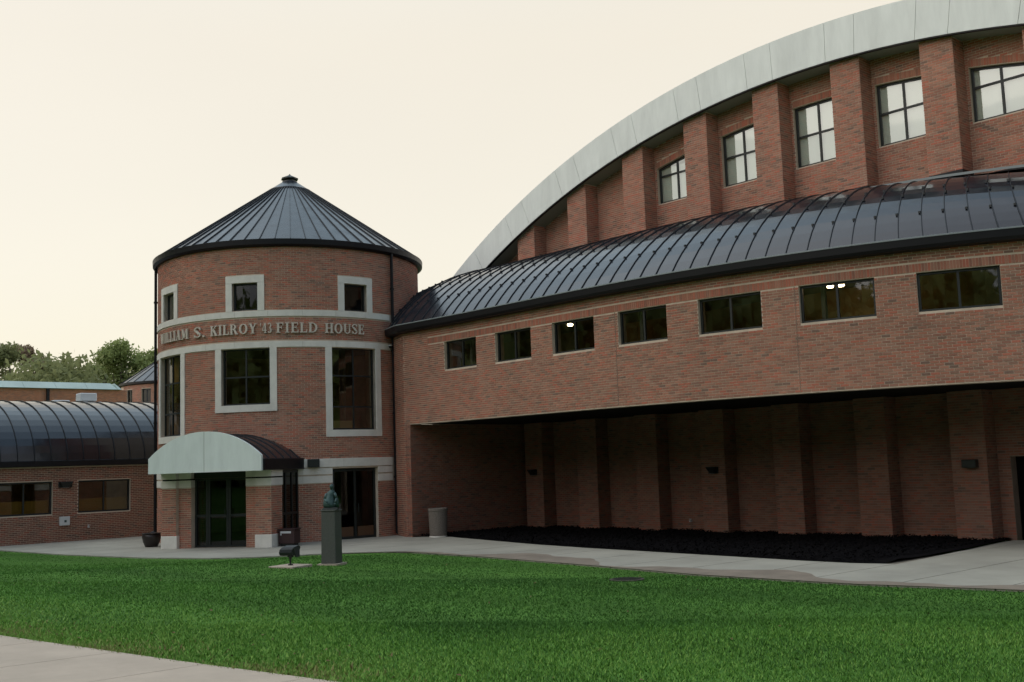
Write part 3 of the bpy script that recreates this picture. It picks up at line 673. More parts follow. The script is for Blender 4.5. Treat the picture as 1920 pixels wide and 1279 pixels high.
for k in range(6):
    mb = MB()
    for p, q in zip(vs, vs[1:]):
        a0, a1 = us[k] - (.0 if k == 0 else 0), us[k + 1]
        mb.quad((*VF(a0, p), rz(p)), (*VF(a0, q), rz(q)), (*VF(a1, q), rz(q)), (*VF(a1, p), rz(p)))
    part('canopy_roof_panel', mb, M_ROOF, V)
    if k:
        mb = MB()
        for p, q in zip(vs, vs[1:]): mb.hexa([(*VF(us[k] + .01, p), rz(p)), (*VF(us[k] + .01, q), rz(q)), (*VF(us[k] - .01, q), rz(q)), (*VF(us[k] - .01, p), rz(p)), (*VF(us[k] + .01, p), rz(p) + .03), (*VF(us[k] + .01, q), rz(q) + .03), (*VF(us[k] - .01, q), rz(q) + .03), (*VF(us[k] - .01, p), rz(p) + .03)])
        part('seam', mb, M_SEAM, V)
for sgn in (-1, 1):
    mb = MB(); v = sgn * 1.9; mb.lbox(VF, 3.9, CL - .1, min(v, v + sgn * .1), max(v, v + sgn * .1), 2.40, 2.76); part('gutter', mb, M_GUTTER, V, bevel=.02)
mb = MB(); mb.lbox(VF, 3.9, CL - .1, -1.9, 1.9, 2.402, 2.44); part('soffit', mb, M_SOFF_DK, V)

# ------------------------------------------------------------------ curved wing (bridge) with barrel roof
S = 2.67; QC = (4.81951962, -0.77835359, 2.52332719, -2.22143071)
def woff(x):
    if x < -.75: return 4.84 + (x + .75) * .36
    if x < -.35: return 4.84
    s = x / S; s2 = min(s, 8.4)
    v = QC[0] + QC[1] * s2 / 5 + QC[2] * s2 * s2 / 25 + QC[3] * s2 ** 3 / 125
    return v
XW0, XW1 = -5.5, 22.2
_xs = np.arange(XW0, XW1 + .001, .1); _ys = np.array([-woff(x) for x in _xs]); _sl = np.concatenate([[0], np.cumsum(np.hypot(np.diff(_xs), np.diff(_ys)))])
def sx(x): return float(np.interp(x, _xs, _sl))
def PW(s, d=0.0):
    x = float(np.interp(s, _sl, _xs)); y = float(np.interp(s, _sl, _ys))
    x2 = float(np.interp(s + .05, _sl, _xs)); y2 = float(np.interp(s + .05, _sl, _ys)); x1 = float(np.interp(s - .05, _sl, _xs)); y1 = float(np.interp(s - .05, _sl, _ys))
    tx, ty = x2 - x1, y2 - y1; L = math.hypot(tx, ty) or 1; tx /= L; ty /= L
    return (x + ty * d, y - tx * d)
SLEN = _sl[-1]; ZS = 3.77; ZG = 6.90
WING = thing('curved_wing', 'curved brick wing raised over a dark open arcade under a seamed barrel roof', 'building', (8, -4.5, 0))
WX = [(1.45, 3.05), (3.98, 5.63), (6.56, 8.25), (9.15, 10.81), (11.79, 13.56), (14.52, 16.26), (17.14, 18.76), (19.75, 21.4)]
wops = [(sx(a), sx(b), 5.47, 6.39) for a, b in WX]
arc_open = (sx(-.4), SLEN + 1, -.1, ZS)
mb = MB(); wall(mb, PW, 0, SLEN, 0, ZG, wops + [arc_open], step=.3, thick=.35); part('wall', mb, M_MORTAR, WING)
sold = [(sx(.6), SLEN, 6.40, 6.60)]
wb = lay(PW, sx(-2.6), SLEN, 0, ZG, wops + [arc_open], soldier=sold)
# the bricks that show largest (nearest the camera, inside the frame) are single parts, the rest one piece
def bdist(b):
    x, y = b[0]((b[3] + b[4]) / 2); 
    if x > 19.45: return 1e9
    return math.hypot(x - CAM[0], y - CAM[1])
wb.sort(key=bdist); single = wb[:290]; rest = wb[290:]
for b in single:
    mb = MB(); brick_mesh(mb, [b]); part('brick', mb, M_BRICK, WING)
bricks_part(rest, WING)
for xj in (9.05, 14.42):
    mb = MB(); sj = sx(xj); band(PW, sj - .007, sj + .007, 3.80, 6.39, -.01, .0135, mb); part('movement_joint', mb, M_MORTAR_SHADE_JOINT, WING)
# pier side wall of the arcade (faces +x) and wing soffit, beams
Pside = flat(-.4, -woff(-.4), -.4, .6)
mb = MB(); wall(mb, Pside, .0, Pside.len, 0, ZS, thick=.3); part('side_wall', mb, M_MORTAR_SHADE_JOINT, WING)
bricks_part(lay(Pside, 0, Pside.len, 0, ZS), WING, M_BRICK_SHADE)
mb = MB(); q = np.arange(-.4, 22.3, .5)
for u, w in zip(q, q[1:]): mb.quad((u, .6, ZS + .004), (w, .6, ZS + .004), (w, -woff(w) + .34, ZS + .004), (u, -woff(u) + .34, ZS + .004))
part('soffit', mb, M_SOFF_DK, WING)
# windows
for i, (a, b) in enumerate(WX):
    window_unit(WING, PW, sx(a) + .003, sx(b) - .003, 5.474, 6.387, -.10, mull=((sx(a) + sx(b)) / 2,), fw_=.055, glass=M_GLASS, thk=.07)
# interior corridor
mb = MB(); q = np.arange(-3.5, 22.2, .5)
for u, w in zip(q, q[1:]): mb.quad((u, -.4, 4.2), (w, -.4, 4.2), (w, -.4, 6.78), (u, -.4, 6.78))
part('corridor_wall', mb, M_INWALL, WING)
mb = MB()
for u, w in zip(q, q[1:]): mb.quad((u, -.4, 4.21), (w, -.4, 4.21), (w, -woff(w) + .36, 4.21), (u, -woff(u) + .36, 4.21))
part('corridor_floor', mb, M_INFLOOR, WING)
mb = MB()
for u, w in zip(q, q[1:]): mb.quad((u, -.4, 6.77), (w, -.4, 6.77), (w, -woff(w) + .36, 6.77), (u, -woff(u) + .36, 6.77))
part('corridor_ceiling', mb, M_INCEIL, WING)
# interior posts glimpsed through glass
for x in (2.1, 4.3, 9.45, 14.75): 
    mb = MB(); mb.box(x, x + .1, -woff(x) + .55, -woff(x) + .65, 4.22, 6.76); part('corridor_post', mb, M_FLASH, WING)
# barrel roof
def ra(x): return woff(x) + .30
def rb(x): return 1.30 + .22 * ra(x)
def rshift(x): return -float(np.interp(x, [6, 9, 12, 15, 17, 19], [.1, .2, .5, .75, 1.15, 1.3]))
def rpt(xb, u, lift=0.0):
    # u: 0 at the gutter, 1 at the crest; circular arc, level at the crest
    a = ra(xb); b = rb(xb); p0 = 2 * math.atan2(b, a); R = a / sin(p0); p = p0 * (1 - u)
    y = -R * sin(p); z = 7.13 + b - R * (1 - cos(p)); x = xb + rshift(xb) * u
    return (x, y - lift * sin(p), z + lift * cos(p))
TS = [rad(90) * k / 14 for k in range(15)]; US = [k / 14 for k in range(15)]
xb = XW0 + .2; seams = []
while xb < XW1: seams.append(xb); xb += .5325 / math.hypot(1, (woff(xb + .05) - woff(xb - .05)) / .1)
# phase so that a seam springs at x = 11.80
ph = min(seams, key=lambda v: abs(v - 11.8)); seams = [s_ + (11.8 - ph) for s_ in seams]
for a, b in zip(seams, seams[1:]):
    mb = MB()
    for t0, t1 in zip(US, US[1:]): mb.quad(rpt(a, t0), rpt(b, t0), rpt(b, t1), rpt(a, t1))
    part('roof_panel', mb, M_ROOF, WING, smooth=True)
for k, a in enumerate(seams):
    mb = MB()
    for t0, t1 in zip(US, US[1:]):
        A = [rpt(a - .008, t0), rpt(a + .008, t0), rpt(a + .008, t1), rpt(a - .008, t1)]; B = [rpt(a - .008, t0, .028), rpt(a + .008, t0, .028), rpt(a + .008, t1, .028), rpt(a - .008, t1, .028)]
        mb.hexa([*A, *B])
    sm = part('seam', mb, M_SEAM, WING)
    for j, t in enumerate((.20, .40, .50)):
        g = MB(); e = .05 * (-1, 1, -1)[j]; c = rpt(a + e * .6, t, .03); g.box(c[0] - .026, c[0] + .026, c[1] - .02, c[1] + .02, c[2] - .026, c[2] + .026)
        sub('snow_guard', g, M_SEAM, sm)
# gutter along the eaves
mb = MB(); n = int(SLEN / .3)
prof = [(-.02, 6.885), (.26, 6.90), (.32, 6.97), (.33, 7.14), (.29, 7.16), (.26, 7.12)]
for k in range(n):
    s0, s1 = SLEN * k / n, SLEN * (k + 1) / n
    for (d0, z0), (d1, z1) in zip(prof, prof[1:]): mb.quad((*PW(s0, d0), z0), (*PW(s1, d0), z0), (*PW(s1, d1), z1), (*PW(s0, d1), z1))
part('gutter', mb, M_GUTTER, WING)
mb = MB()
for k in range(n):
    s0, s1 = SLEN * k / n, SLEN * (k + 1) / n
    mb.hexa([(*PW(s0, .345), 7.135), (*PW(s1, .345), 7.135), (*PW(s1, .29), 7.135), (*PW(s0, .29), 7.135), (*PW(s0, .345), 7.165), (*PW(s1, .345), 7.165), (*PW(s1, .29), 7.18), (*PW(s0, .29), 7.18)])
part('gutter_lip', mb, M_FLASH, WING)
# crest: flat roof strip behind, dark upstand against the arena wall, pale cap flashing at the narrow end
mb = MB()
for u, w in zip(q, q[1:]):
    zu, zw = 7.13 + rb(u) - .012, 7.13 + rb(w) - .012
    mb.quad((u, -.05, zu), (w, -.05, zw), (w, .62, zw), (u, .62, zu))
    if u < 2.2: mb.quad((u, .62, zu), (w, .62, zw), (w, 4.0, zw), (u, 4.0, zu))
part('roof_top', mb, M_GUTTER, WING)
mb = MB(); mb.box(-5.4, -3.5, -.02, 3.9, 0, 9.3); part('rear_wall', mb, M_MORTAR, WING)
mb = MB()
for u, w in zip(np.arange(12.4, 22, .4), np.arange(12.8, 22.4, .4)):
    zu, zw = 7.13 + rb(u), 7.13 + rb(w); mb.quad((u, -.42, zu + .015), (w, -.42, zw + .015), (w, -.02, zw + .10), (u, -.02, zu + .10)); mb.quad((u, -.42, zu - .05), (w, -.42, zw - .05), (w, -.42, zw + .015), (u, -.42, zu + .015))
part('cap_flashing', mb, M_FLASH, WING)
# expansion joint of the end wall (closed)
pe = PW(SLEN); mb = MB(); mb.box(pe[0] - .02, pe[0] + .3, pe[1], .6, ZS, 9.0); part('end_wall', mb, M_MORTAR, WING)

# ceiling lights inside the wing
for (x, y, lab) in ((14.20, -2.14, 'bright oval ceiling light behind the sixth wing window, left of a pair'), (14.46, -2.06, 'bright oval ceiling light behind the sixth wing window, right of a pair'), (5.4, -2.85, 'single warm ceiling light glowing behind the third wing window')):
    T = thing('ceiling_light', lab, 'ceiling light', (x, y, 6.60)); mb = MB(); mb.lathe((x, y, 6.55), [(.001, 0), (.07, .01), (.09, .04), (.08, .08)], 16); part('diffuser', mb, M_LAMP, T); mb = MB(); mb.lathe((x, y, 6.63), [(.15, 0), (.15, .03), (.001, .03)], 16); mb.tube((x, y, 6.65), (x, y, 6.77), .02, 6); part('housing', mb, M_FRAME, T)
x, y = PT(20 * DEG, -1.9); T = thing('ceiling_light', 'warm light inside the tower behind its tall right window', 'ceiling light', (x, y, 4.4)); mb = MB(); mb.lathe((x, y, 4.36), [(.001, 0), (.08, .02), (.08, .10), (.001, .12)], 12); part('diffuser', mb, M_LAMP, T); mb = MB(); mb.tube((x, y, 4.47), (x, y, 7.0), .01, 6); part('cord', mb, M_FRAME, T)

# ------------------------------------------------------------------ arena hall behind
CXA, CZI, RI = 12.42, -16.235, 29.555; CZO, RO = -15.137, 29.605
def zin(x): return CZI + sqrt(max(RI * RI - (x - CXA) ** 2, 0))
def zout(x): return CZO + sqrt(max(RO * RO - (x - CXA - .04) ** 2, 0))
AR = thing('arena_hall', 'large brick arena hall with curved pale roof edge and brick pilasters', 'building', (12.4, 0, 0))
ARX0, ARX1 = -4.6, 29.4
PA = flat(ARX0, .6, ARX1, .6)
aw = []
for n in range(2, 7):
    x0 = S * n + 1.0; aw.append((x0 - ARX0, x0 + 1.56 - ARX0, 10.73, lambda s: zin(s + ARX0) - .75))
door_op = (17.25 - ARX0, 18.6 - ARX0, -.1, 2.08)
mb = MB(); wall(mb, PA, 0, PA.len, 3.9, lambda s: zin(s + ARX0), aw, step=.5, thick=.3); part('wall', mb, M_MORTAR, AR)
mb = MB(); wall(mb, PA, 0, PA.len, 0, 3.897, [door_op], step=.5, thick=.3); part('ground_floor_wall', mb, M_MORTAR_SHADE_JOINT, AR)
sl_ = [(a, b, (lambda s, f=h: f(s) + .01), (lambda s, f=h: f(s) + .21)) for a, b, _, h in aw]
bricks_part(lay(PA, 1.0, 25.2, 8.9, lambda s: zin(s + ARX0), aw, soldier=sl_), AR, M_BRICK_R)
bricks_part(lay(PA, 4.2, 25.2, 0, ZS, [door_op]), AR, M_BRICK_SHADE)
for (a, b, z0, z1) in aw:
    window_unit(AR, PA, a + .003, b - .003, z0 + .003, lambda s: z1(s) - .004, -.10, mull=((a + b) / 2,), trans=(11.66,), fw_=.06, glass=M_MIRROR, step=.3)
    mb = MB(); p0 = PA(a + .02, -.19); p1 = PA(b - .02, -.19); mb.quad((*p0, z0), (*p1, z0), (*p1, z1(a)), (*p0, z1(a))); part('window_blind', mb, M_BLIND, AR)
# pilasters, full height, above and below the wing
for n in range(0, 10):
    x0 = S * n; x1 = x0 + .9; mb = MB(); zt = min(zin(x0), zin(x1)) - .004
    mg = MB(); mg.box(x0, x1, 0, .596, 0, 3.897); part('pilaster_base', mg, M_MORTAR_SHADE_JOINT, AR)
    mb.hexa([(x0, 0, 3.9), (x1, 0, 3.9), (x1, .596, 3.9), (x0, .596, 3.9), (x0, 0, zin(x0) - .01), (x1, 0, zin(x1) - .01), (x1, .596, zin(x1) - .01), (x0, .596, zin(x0) - .01)])
    pl_ = part('pilaster', mb, M_MORTAR, AR)
    br = []
    for (z0, z1, cond) in ((9.0, None, n <= 8), (0, ZS, n <= 7)):
        if not cond: continue
        Pf = flat(x0, 0, x1, 0); br += lay(Pf, 0, .9, z0, (lambda s: zin(x0 + s) - .02) if z1 is None else z1)
        Ps = flat(x1, 0, x1, .596); br += lay(Ps, 0, .596, z0, zin(x1) - .02 if z1 is None else z1)
    if br: bricks_part([b for b in br if b[5] > 5], pl_, M_BRICK_R, third=True) if n <= 8 else None; bricks_part([b for b in br if b[5] < 5], pl_, M_BRICK_SHADE, third=True)
# dark upstand at the foot of wall and pilasters above the roof
mb = MB()
for n in range(-1, 9):
    xa = S * n; 
    for (u, w, y) in ((xa, xa + .9, -.02), (xa + .92, xa + S - .02, .58)):
        if u < -3.4: continue
        zz = 7.13 + rb((u + w) / 2); hh = .06 + .006 * max(0, u)
        if n < 0 and y < 0: y = .58
        mb.box(u, w, y, y + .015, zz - .2, zz + hh)
        if y < 0: mb.box(w + .002, w + .017, -.018, .6, zz - .2, zz + hh)
part('base_flashing', mb, M_GUTTER, AR)
# curved pale edge, panel by panel
cuts = [-4.6, -2.67 + .9]
for n in range(0, 10): cuts += [S * n, S * n + .9]
cuts = sorted(c for c in cuts if c <= 25.9) + [27.6, 29.4]
def arcpt(x, outer):   # radial joint lines from the shared centre
    zi = zin(x)
    if not outer: return (x, zi)
    dx, dz = x - CXA, zi - CZI; L = math.hypot(dx, dz)
    for k in range(2):
        tt = 1.1
    lo, hi = .5, 1.6
    for _ in range(20):
        m = (lo + hi) / 2; xx = x + dx / L * m; zz = zi + dz / L * m
        if zz > zout(xx): hi = m
        else: lo = m
    return (x + dx / L * lo, zi + dz / L * lo)
for a, b in zip(cuts, cuts[1:]):
    mb = MB(); k = max(2, int((b - a) / .45)); xs_ = [a + .006 + (b - a - .012) * i / k for i in range(k + 1)]
    for u, w in zip(xs_, xs_[1:]):
        iu, iw, ou, ow = arcpt(u, 0), arcpt(w, 0), arcpt(u, 1), arcpt(w, 1)
        y0, y1 = -.22, -.10
        mb.hexa([(iu[0], y0, iu[1]), (iw[0], y0, iw[1]), (iw[0], y1, iw[1]), (iu[0], y1, iu[1]), (ou[0], y0, ou[1]), (ow[0], y0, ow[1]), (ow[0], y1, ow[1]), (ou[0], y1, ou[1])])
    part('arch_panel', mb, M_PALE, AR)
mb = MB(); xs_ = np.linspace(-4.6, 29.4, 70)
for u, w in zip(xs_, xs_[1:]):
    iu, iw, ou, ow = arcpt(u, 0), arcpt(w, 0), arcpt(u, 1), arcpt(w, 1)
    mb.hexa([(iu[0], -.10, iu[1] + .01), (iw[0], -.10, iw[1] + .01), (iw[0], .0, iw[1] + .01), (iu[0], .0, iu[1] + .01), (ou[0], -.10, ou[1] - .01), (ow[0], -.10, ow[1] - .01), (ow[0], .0, ow[1] - .01), (ou[0], .0, ou[1] - .01)])
part('arch_backing', mb, M_SEALANT, AR)
mb = MB()
for u, w in zip(xs_, xs_[1:]): mb.quad((u, -.1, zin(u)), (w, -.1, zin(w)), (w, .6, zin(w)), (u, .6, zin(u)))
part('arch_soffit', mb, M_SOFF, AR)
mb = MB()
for u, w in zip(xs_, xs_[1:]):
    mb.hexa([(u, -.205, zin(u) - .035), (w, -.205, zin(w) - .035), (w, -.11, zin(w) - .035), (u, -.11, zin(u) - .035), (u, -.205, zin(u) - .002), (w, -.205, zin(w) - .002), (w, -.11, zin(w) - .002), (u, -.11, zin(u) - .002)])
part('arch_edge_trim', mb, M_GUTTER, AR)
mb = MB()
for u, w in zip(xs_, xs_[1:]): mb.quad((u, -.0, zout(u) - .06), (w, -.0, zout(w) - .06), (w, 45, zout(w) - .06), (u, 45, zout(u) - .06))
mb.quad((ARX0, .9, 0), (ARX0, 45, 0), (ARX0, 45, zout(ARX0)), (ARX0, .9, zout(ARX0))); mb.quad((ARX1, .9, 0), (ARX1, .9, zout(ARX1)), (ARX1, 45, zout(ARX1)), (ARX1, 45, 0))
part('roof', mb, M_PALE, AR)
# far door in the arcade
Pd = flat(17.26, .35, 18.59, .35)
mb = MB(); mb.box(17.2, 18.65, .905, .95, 0, 2.2); part('door', mb, M_DARK, AR)

# ------------------------------------------------------------------ low wing at the left
LW = thing('low_wing', 'low brick wing left of the tower under a dark barrel roof', 'building', (-12.7, -14, 0))
LX = -12.7; PL = flat(LX, -30, LX, -2.0)
lops = []
for k in range(-2, 3):
    y1 = -12.32 + k * 2.97; lops.append((y1 - 2.02 + 30, y1 + 30, 1.055, 2.27))
lops = [o for o in lops if o[1] < 24]
mb = MB(); wall(mb, PL, 0, PL.len, 0, 2.82, lops, thick=.3); part('wall', mb, M_MORTAR, LW)
bricks_part(lay(PL, 13.5, 24.5, 0, 2.80, lops), LW, M_BRICK_SHADE)
for (a, b, z0, z1) in lops:
    window_unit(LW, PL, a + .003, b - .003, z0 + .003, z1 - .003, -.10, mull=((a + b) / 2,), trans=(), fw_=.06, glass=M_GLASS)
for i, (a, b, z0, z1) in enumerate(lops):
    mb = MB(); p0 = PL(a + .04, -.32); mb.box(LX - .36, LX - .33, a - 30 + .04, b - 30 - .04, z0, z0 + .52); part('window_ledge_board', mb, mat('ochre_board_%d' % i, (.40, .27, .06), .9), LW)
mb = MB(); mb.box(LX - 4, LX - 3.9, -30, -3, 0, 2.7); part('inner_wall', mb, M_INWALL, LW)
mb = MB(); mb.box(LX - 4, LX - .32, -30, -3, 2.72, 2.78); part('inner_ceiling', mb, M_SOFF_DK, LW)
mb = MB(); mb.box(LX - .02, LX + .22, -30, -3.2, 2.82, 3.06); part('gutter', mb, M_GUTTER, LW, bevel=.03)
LA, LB_ = 4.4, 2.48
def lpt(y, t, lift=0): return (LX + .20 - LA + LA * cos(t) + lift * cos(t), y, 3.05 + LB_ * sin(t) + lift * sin(t))
ys = [-30 + .6 * k + .15 for k in range(46)]
for a, b in zip(ys, ys[1:]):
    mb = MB()
    for t0, t1 in zip(TS, TS[1:]): mb.quad(lpt(a, t0), lpt(b, t0), lpt(b, t1), lpt(a, t1))
    part('roof_panel', mb, M_ROOF, LW, smooth=True)
    mb = MB()
    for t0, t1 in zip(TS, TS[1:]): mb.hexa([lpt(a - .011, t0), lpt(a + .011, t0), lpt(a + .011, t1), lpt(a - .011, t1), lpt(a - .011, t0, .04), lpt(a + .011, t0, .04), lpt(a + .011, t1, .04), lpt(a - .011, t1, .04)])
    part('seam', mb, M_SEAM, LW)
mb = MB(); mb.quad((LX + .2 - LA, -30, 5.53), (LX + .2 - LA, -2.6, 5.53), (-26, -2.6, 5.5), (-26, -30, 5.5)); mb.quad((-26, -30, 0), (-26, -2.6, 0), (-26, -2.6, 5.5), (-26, -30, 5.5)); part('flat_roof', mb, M_FLASH, LW)
# roof vents
T = thing('roof_vent', 'white box roof vent standing on the low wing roof', 'vent', (-18, -8.9, 5.5)); mb = MB(); mb.box(-18.3, -17.7, -9.45, -8.75, 5.66, 6.0); mb.box(-18.2, -17.8, -9.35, -8.85, 5.5, 5.66); part('hood', mb, M_WHITE, T, bevel=.03); mb = MB(); mb.box(-18.45, -17.55, -9.6, -8.6, 5.5, 5.62); part('curb', mb, M_WHITE, T)
T = thing('roof_vent', 'low flat white vent cap on the low wing roof', 'vent', (-18, -10.2, 5.5)); mb = MB(); mb.box(-18.3, -17.7, -10.55, -9.9, 5.56, 5.68); part('hood', mb, M_WHITE, T, bevel=.03); mb = MB(); mb.box(-18.2, -17.8, -10.45, -10.0, 5.5, 5.56); part('curb', mb, M_WHITE, T)

# ------------------------------------------------------------------ fixtures
def sconce(x, y, z, nx, ny, label, w=.32, h=.2, d=.22, wedge=False):
    T = thing('wall_light', label, 'wall light', (x, y, z), group='dark wall lights on the brickwork'); tx, ty = -ny, nx
    def F(u, v): return (x + nx * u + tx * v, y + ny * u + ty * v)
    mb = MB(); mb.lbox(F, 0.012, .04, -w / 2, w / 2, -h / 2 + z, h / 2 + z); part('back_plate', mb, M_FRAME, T)
    mb = MB()
    if wedge:
        P8 = [(*F(.04, -w / 2 * .6), z - h / 2), (*F(.04, w / 2 * .6), z - h / 2), (*F(d * .5, w / 2 * .5), z - h / 2), (*F(d * .5, -w / 2 * .5), z - h / 2), (*F(.04, -w / 2), z + h / 2), (*F(.04, w / 2), z + h / 2), (*F(d, w / 2), z + h / 2), (*F(d, -w / 2), z + h / 2)]
        mb.hexa(P8)
    else: mb.lbox(F, .04, d, -w / 2, w / 2, z - h / 2, z + h / 2)
    part('housing', mb, M_FRAME, T, bevel=.015)
    mb = MB(); mb.lbox(F, .06, d * .45, -w * .25, w * .25, z - h / 2 - .012, z - h / 2 - .002); part('lens', mb, M_FLASH, T)
a = TB + rad(7.8); p = PT(7.8 * DEG, .03); sconce(p[0], p[1], 2.58, cos(a), sin(a), 'black box wall light on the tower stone band beside the canopy', .38, .27, .2)
sconce(LX + .01, -11.87, 2.14, 1, 0, 'dark wedge wall light between the windows of the low wing', .5, .22, .25, True)
sconce(.45, -.01, 2.01, 0, -1, 'dark wedge wall light on the leftmost arcade pilaster', .34, .2, .22, True)
sconce(8.49, -.01, 1.93, 0, -1, 'dark wedge wall light on the fourth arcade pilaster', .36, .2, .22, True)
sconce(16.54, -.01, 1.94, 0, -1, 'dark box wall light on the pilaster beside the arcade doorway', .36, .2, .2)
T = thing('electrical_box', 'small white electrical box on the low wing wall', 'box', (LX, -11.9, .79)); mb = MB(); mb.box(LX + .012, LX + .16, -12.08, -11.72, .62, .95); part('casing', mb, M_WHITE, T, bevel=.015); mb = MB(); mb.box(LX + .161, LX + .168, -11.93, -11.85, .74, .82); part('latch', mb, M_PATINA, T)
T = thing('hose_bib', 'small white tap low on the wall of the low wing', 'tap', (LX, -10.99, .51)); mb = MB(); mb.tube((LX + .0, -10.99, .51), (LX + .1, -10.99, .51), .03, 8); part('spout', mb, M_WHITE, T); mb = MB(); mb.tube((LX + .06, -10.99, .52), (LX + .06, -10.99, .58), .012, 6); mb.tube((LX + .06, -11.03, .58), (LX + .06, -10.95, .58), .015, 6); part('handle', mb, M_WHITE, T)
T = thing('hose_bib', 'small white tap low between the arcade pilasters', 'tap', (7.04, .6, .34)); mb = MB(); mb.tube((7.04, .6, .34), (7.04, .5, .34), .03, 8); part('spout', mb, M_WHITE, T); mb = MB(); mb.tube((7.0, .54, .40), (7.08, .54, .40), .015, 6); mb.tube((7.04, .54, .34), (7.04, .54, .4), .01, 6); part('handle', mb, M_WHITE, T)
# security camera at the end of the tower band
p = PT(43.8 * DEG, .12); T = thing('security_camera', 'small dark camera on the right end of the tower stone band', 'camera', (p[0], p[1], 6.55)); mb = MB(); mb.lathe((p[0], p[1], 6.5), [(.001, 0), (.05, .02), (.06, .08), (.001, .09)], 10); part('dome', mb, M_FRAME, T); mb = MB(); mb.lathe((p[0], p[1], 6.59), [(.07, 0), (.07, .03), (.001, .04)], 10); part('mount', mb, M_WHITE, T)

# mulch bed
def build_mulch():
    mb = MB(); q = np.arange(-.38, 17.71, .35)
    rows = 6; rg = np.random.default_rng(3)
    def far(x): return .58
    H = {}
    for i, x in enumerate(q):
        for j in range(rows + 1):
            y = inner_y(x) + (far(x) - inner_y(x)) * j / rows
            if x > 17.15: y = inner_y(x) + (-.8 - (x - 17.25) * 8 - inner_y(x)) * j / rows
            H[i, j] = (x, y, .025 if j == 0 else .045 + rg.random() * .035)
    for i in range(len(q) - 1):
        for j in range(rows): mb.quad(H[i, j], H[i + 1, j], H[i + 1, j + 1], H[i, j + 1])
    # chips
    n = 15000; X = rg.uniform(-.38, 17.15, n); Yr = rg.random(n) ** 1.2
    for x, r in zip(X, Yr):
        y0 = inner_y(x); y = y0 + .03 + (.55 - y0) * r; L = rg.uniform(.02, .06); w = L * .35; a = rg.uniform(0, pi); tz = rg.uniform(-.025, .03); z = .07 + rg.random() * .03
        dx, dy = cos(a) * L, sin(a) * L; ex, ey = -sin(a) * w, cos(a) * w
        mb.quad((x - dx - ex, y - dy - ey, z - tz), (x + dx - ex, y + dy - ey, z + tz), (x + dx + ex, y + dy + ey, z + tz + .006), (x - dx + ex, y - dy + ey, z - tz + .006))
    o = mb.build('mulch_bed', mat('black_mulch', (.006, .0055, .006), 1.0, spec=.05, noise=(14, .5, 4))); o['kind'] = 'stuff'; o['label'] = 'black mulch bed under the raised wing'; o['category'] = 'mulch'
build_mulch()

# trash can
c = (.48, -4.45, .022); T = thing('trash_can', 'round pebbled concrete bin standing by the arcade corner', 'trash can', c)
mb = MB(); mb.lathe(c, [(.001, .04), (.27, .04), (.285, .06), (.315, .84), (.33, .86), (.33, .93), (.28, .94), (.24, .90), (.23, .6), (.001, .6)], 28); part('body', mb, M_TRASH, T)
mb = MB(); mb.lathe(c, [(.001, 0), (.30, 0), (.30, .04), (.001, .041)], 20); part('base_plate', mb, M_STONE, T)
# dark pot left of the vestibule and tall pot behind
p = VF(5.2, -3.02); c = (p[0], p[1], .022); T = thing('planter', 'round dark glazed pot left of the entrance porch', 'planter', c)
mb = MB(); mb.lathe(c, [(.001, 0), (.19, 0), (.21, .03), (.27, .17), (.30, .30), (.295, .38), (.27, .41), (.24, .38), (.001, .34)], 24); part('body', mb, M_PLANT, T, smooth=True); mb = MB(); mb.lathe(c, [(.27, .41), (.30, .42), (.305, .45), (.25, .455), (.24, .41)], 24); part('rim', mb, M_PLANT, T)
p = VF(4.7, -2.80); c = (p[0], p[1], .022); T = thing('ash_urn', 'slim dark urn with pale lid behind the round pot', 'ash urn', c); mb = MB(); mb.lathe(c, [(.001, 0), (.10, 0), (.12, .05), (.12, .66), (.001, .67)], 18); part('body', mb, M_BRONZE, T); mb = MB(); mb.lathe(c, [(.135, .66), (.14, .71), (.001, .74)], 18); part('lid', mb, M_TRASH, T)
# maroon bin beside the vestibule, behind the floodlight
p = VF(5.75, 2.22); a = VA
T = thing('newspaper_box', 'maroon metal box with pale label strip beside the entrance porch', 'box', (p[0], p[1], .022))
def FB(u, v): return (p[0] + VU[0] * u + VV[0] * v, p[1] + VU[1] * u + VV[1] * v)
mb = MB(); mb.lbox(FB, -.22, .22, -.27, .27, .10, .52); part('body', mb, M_MAROON, T, bevel=.015)
mb = MB(); mb.lbox(FB, -.18, .18, -.22, .22, .022, .10); part('plinth', mb, M_FRAME, T)
mb = MB(); mb.lbox(FB, -.24, .24, -.29, .29, .521, .56); part('lid', mb, M_MAROON, T)
mb = MB(); mb.lbox(FB, .221, .226, -.20, .16, .42, .485); part('label_strip', mb, M_WHITE, T)
mb = MB(); mb.lbox(FB, .221, .226, -.20, -.16, .36, .415); part('label_tab', mb, M_WHITE, T)

# floodlight on its pad
FX, FY = 6.62, -13.62; fz = gz(FX, FY)
T = thing('concrete_pad', 'flat square concrete pad in the lawn under the floodlight', 'pad', (FX, FY, fz)); mb = MB()
ca, sa = cos(rad(20)), sin(rad(20))
def FP(u, v): return (FX + u * ca - v * sa, FY + u * sa + v * ca)
mb.lbox(FP, -.36, .36, -.36, .36, fz - .05, fz + .035); part('slab', mb, M_CONC2, T, bevel=.01)
T = thing('floodlight', 'black floodlight on a short stem in the lawn beside the statue', 'floodlight', (FX, FY, fz + .035))
mb = MB(); mb.tube((FX, FY, fz + .03), (FX, FY, fz + .26), .022, 10); mb.tube((FX, FY, fz + .035), (FX, FY, fz + .06), .06, 10); mb.tube((FX, FY, fz + .16), (FX, FY, fz + .26), .022, 10, .05); part('stem', mb, M_FRAME, T)
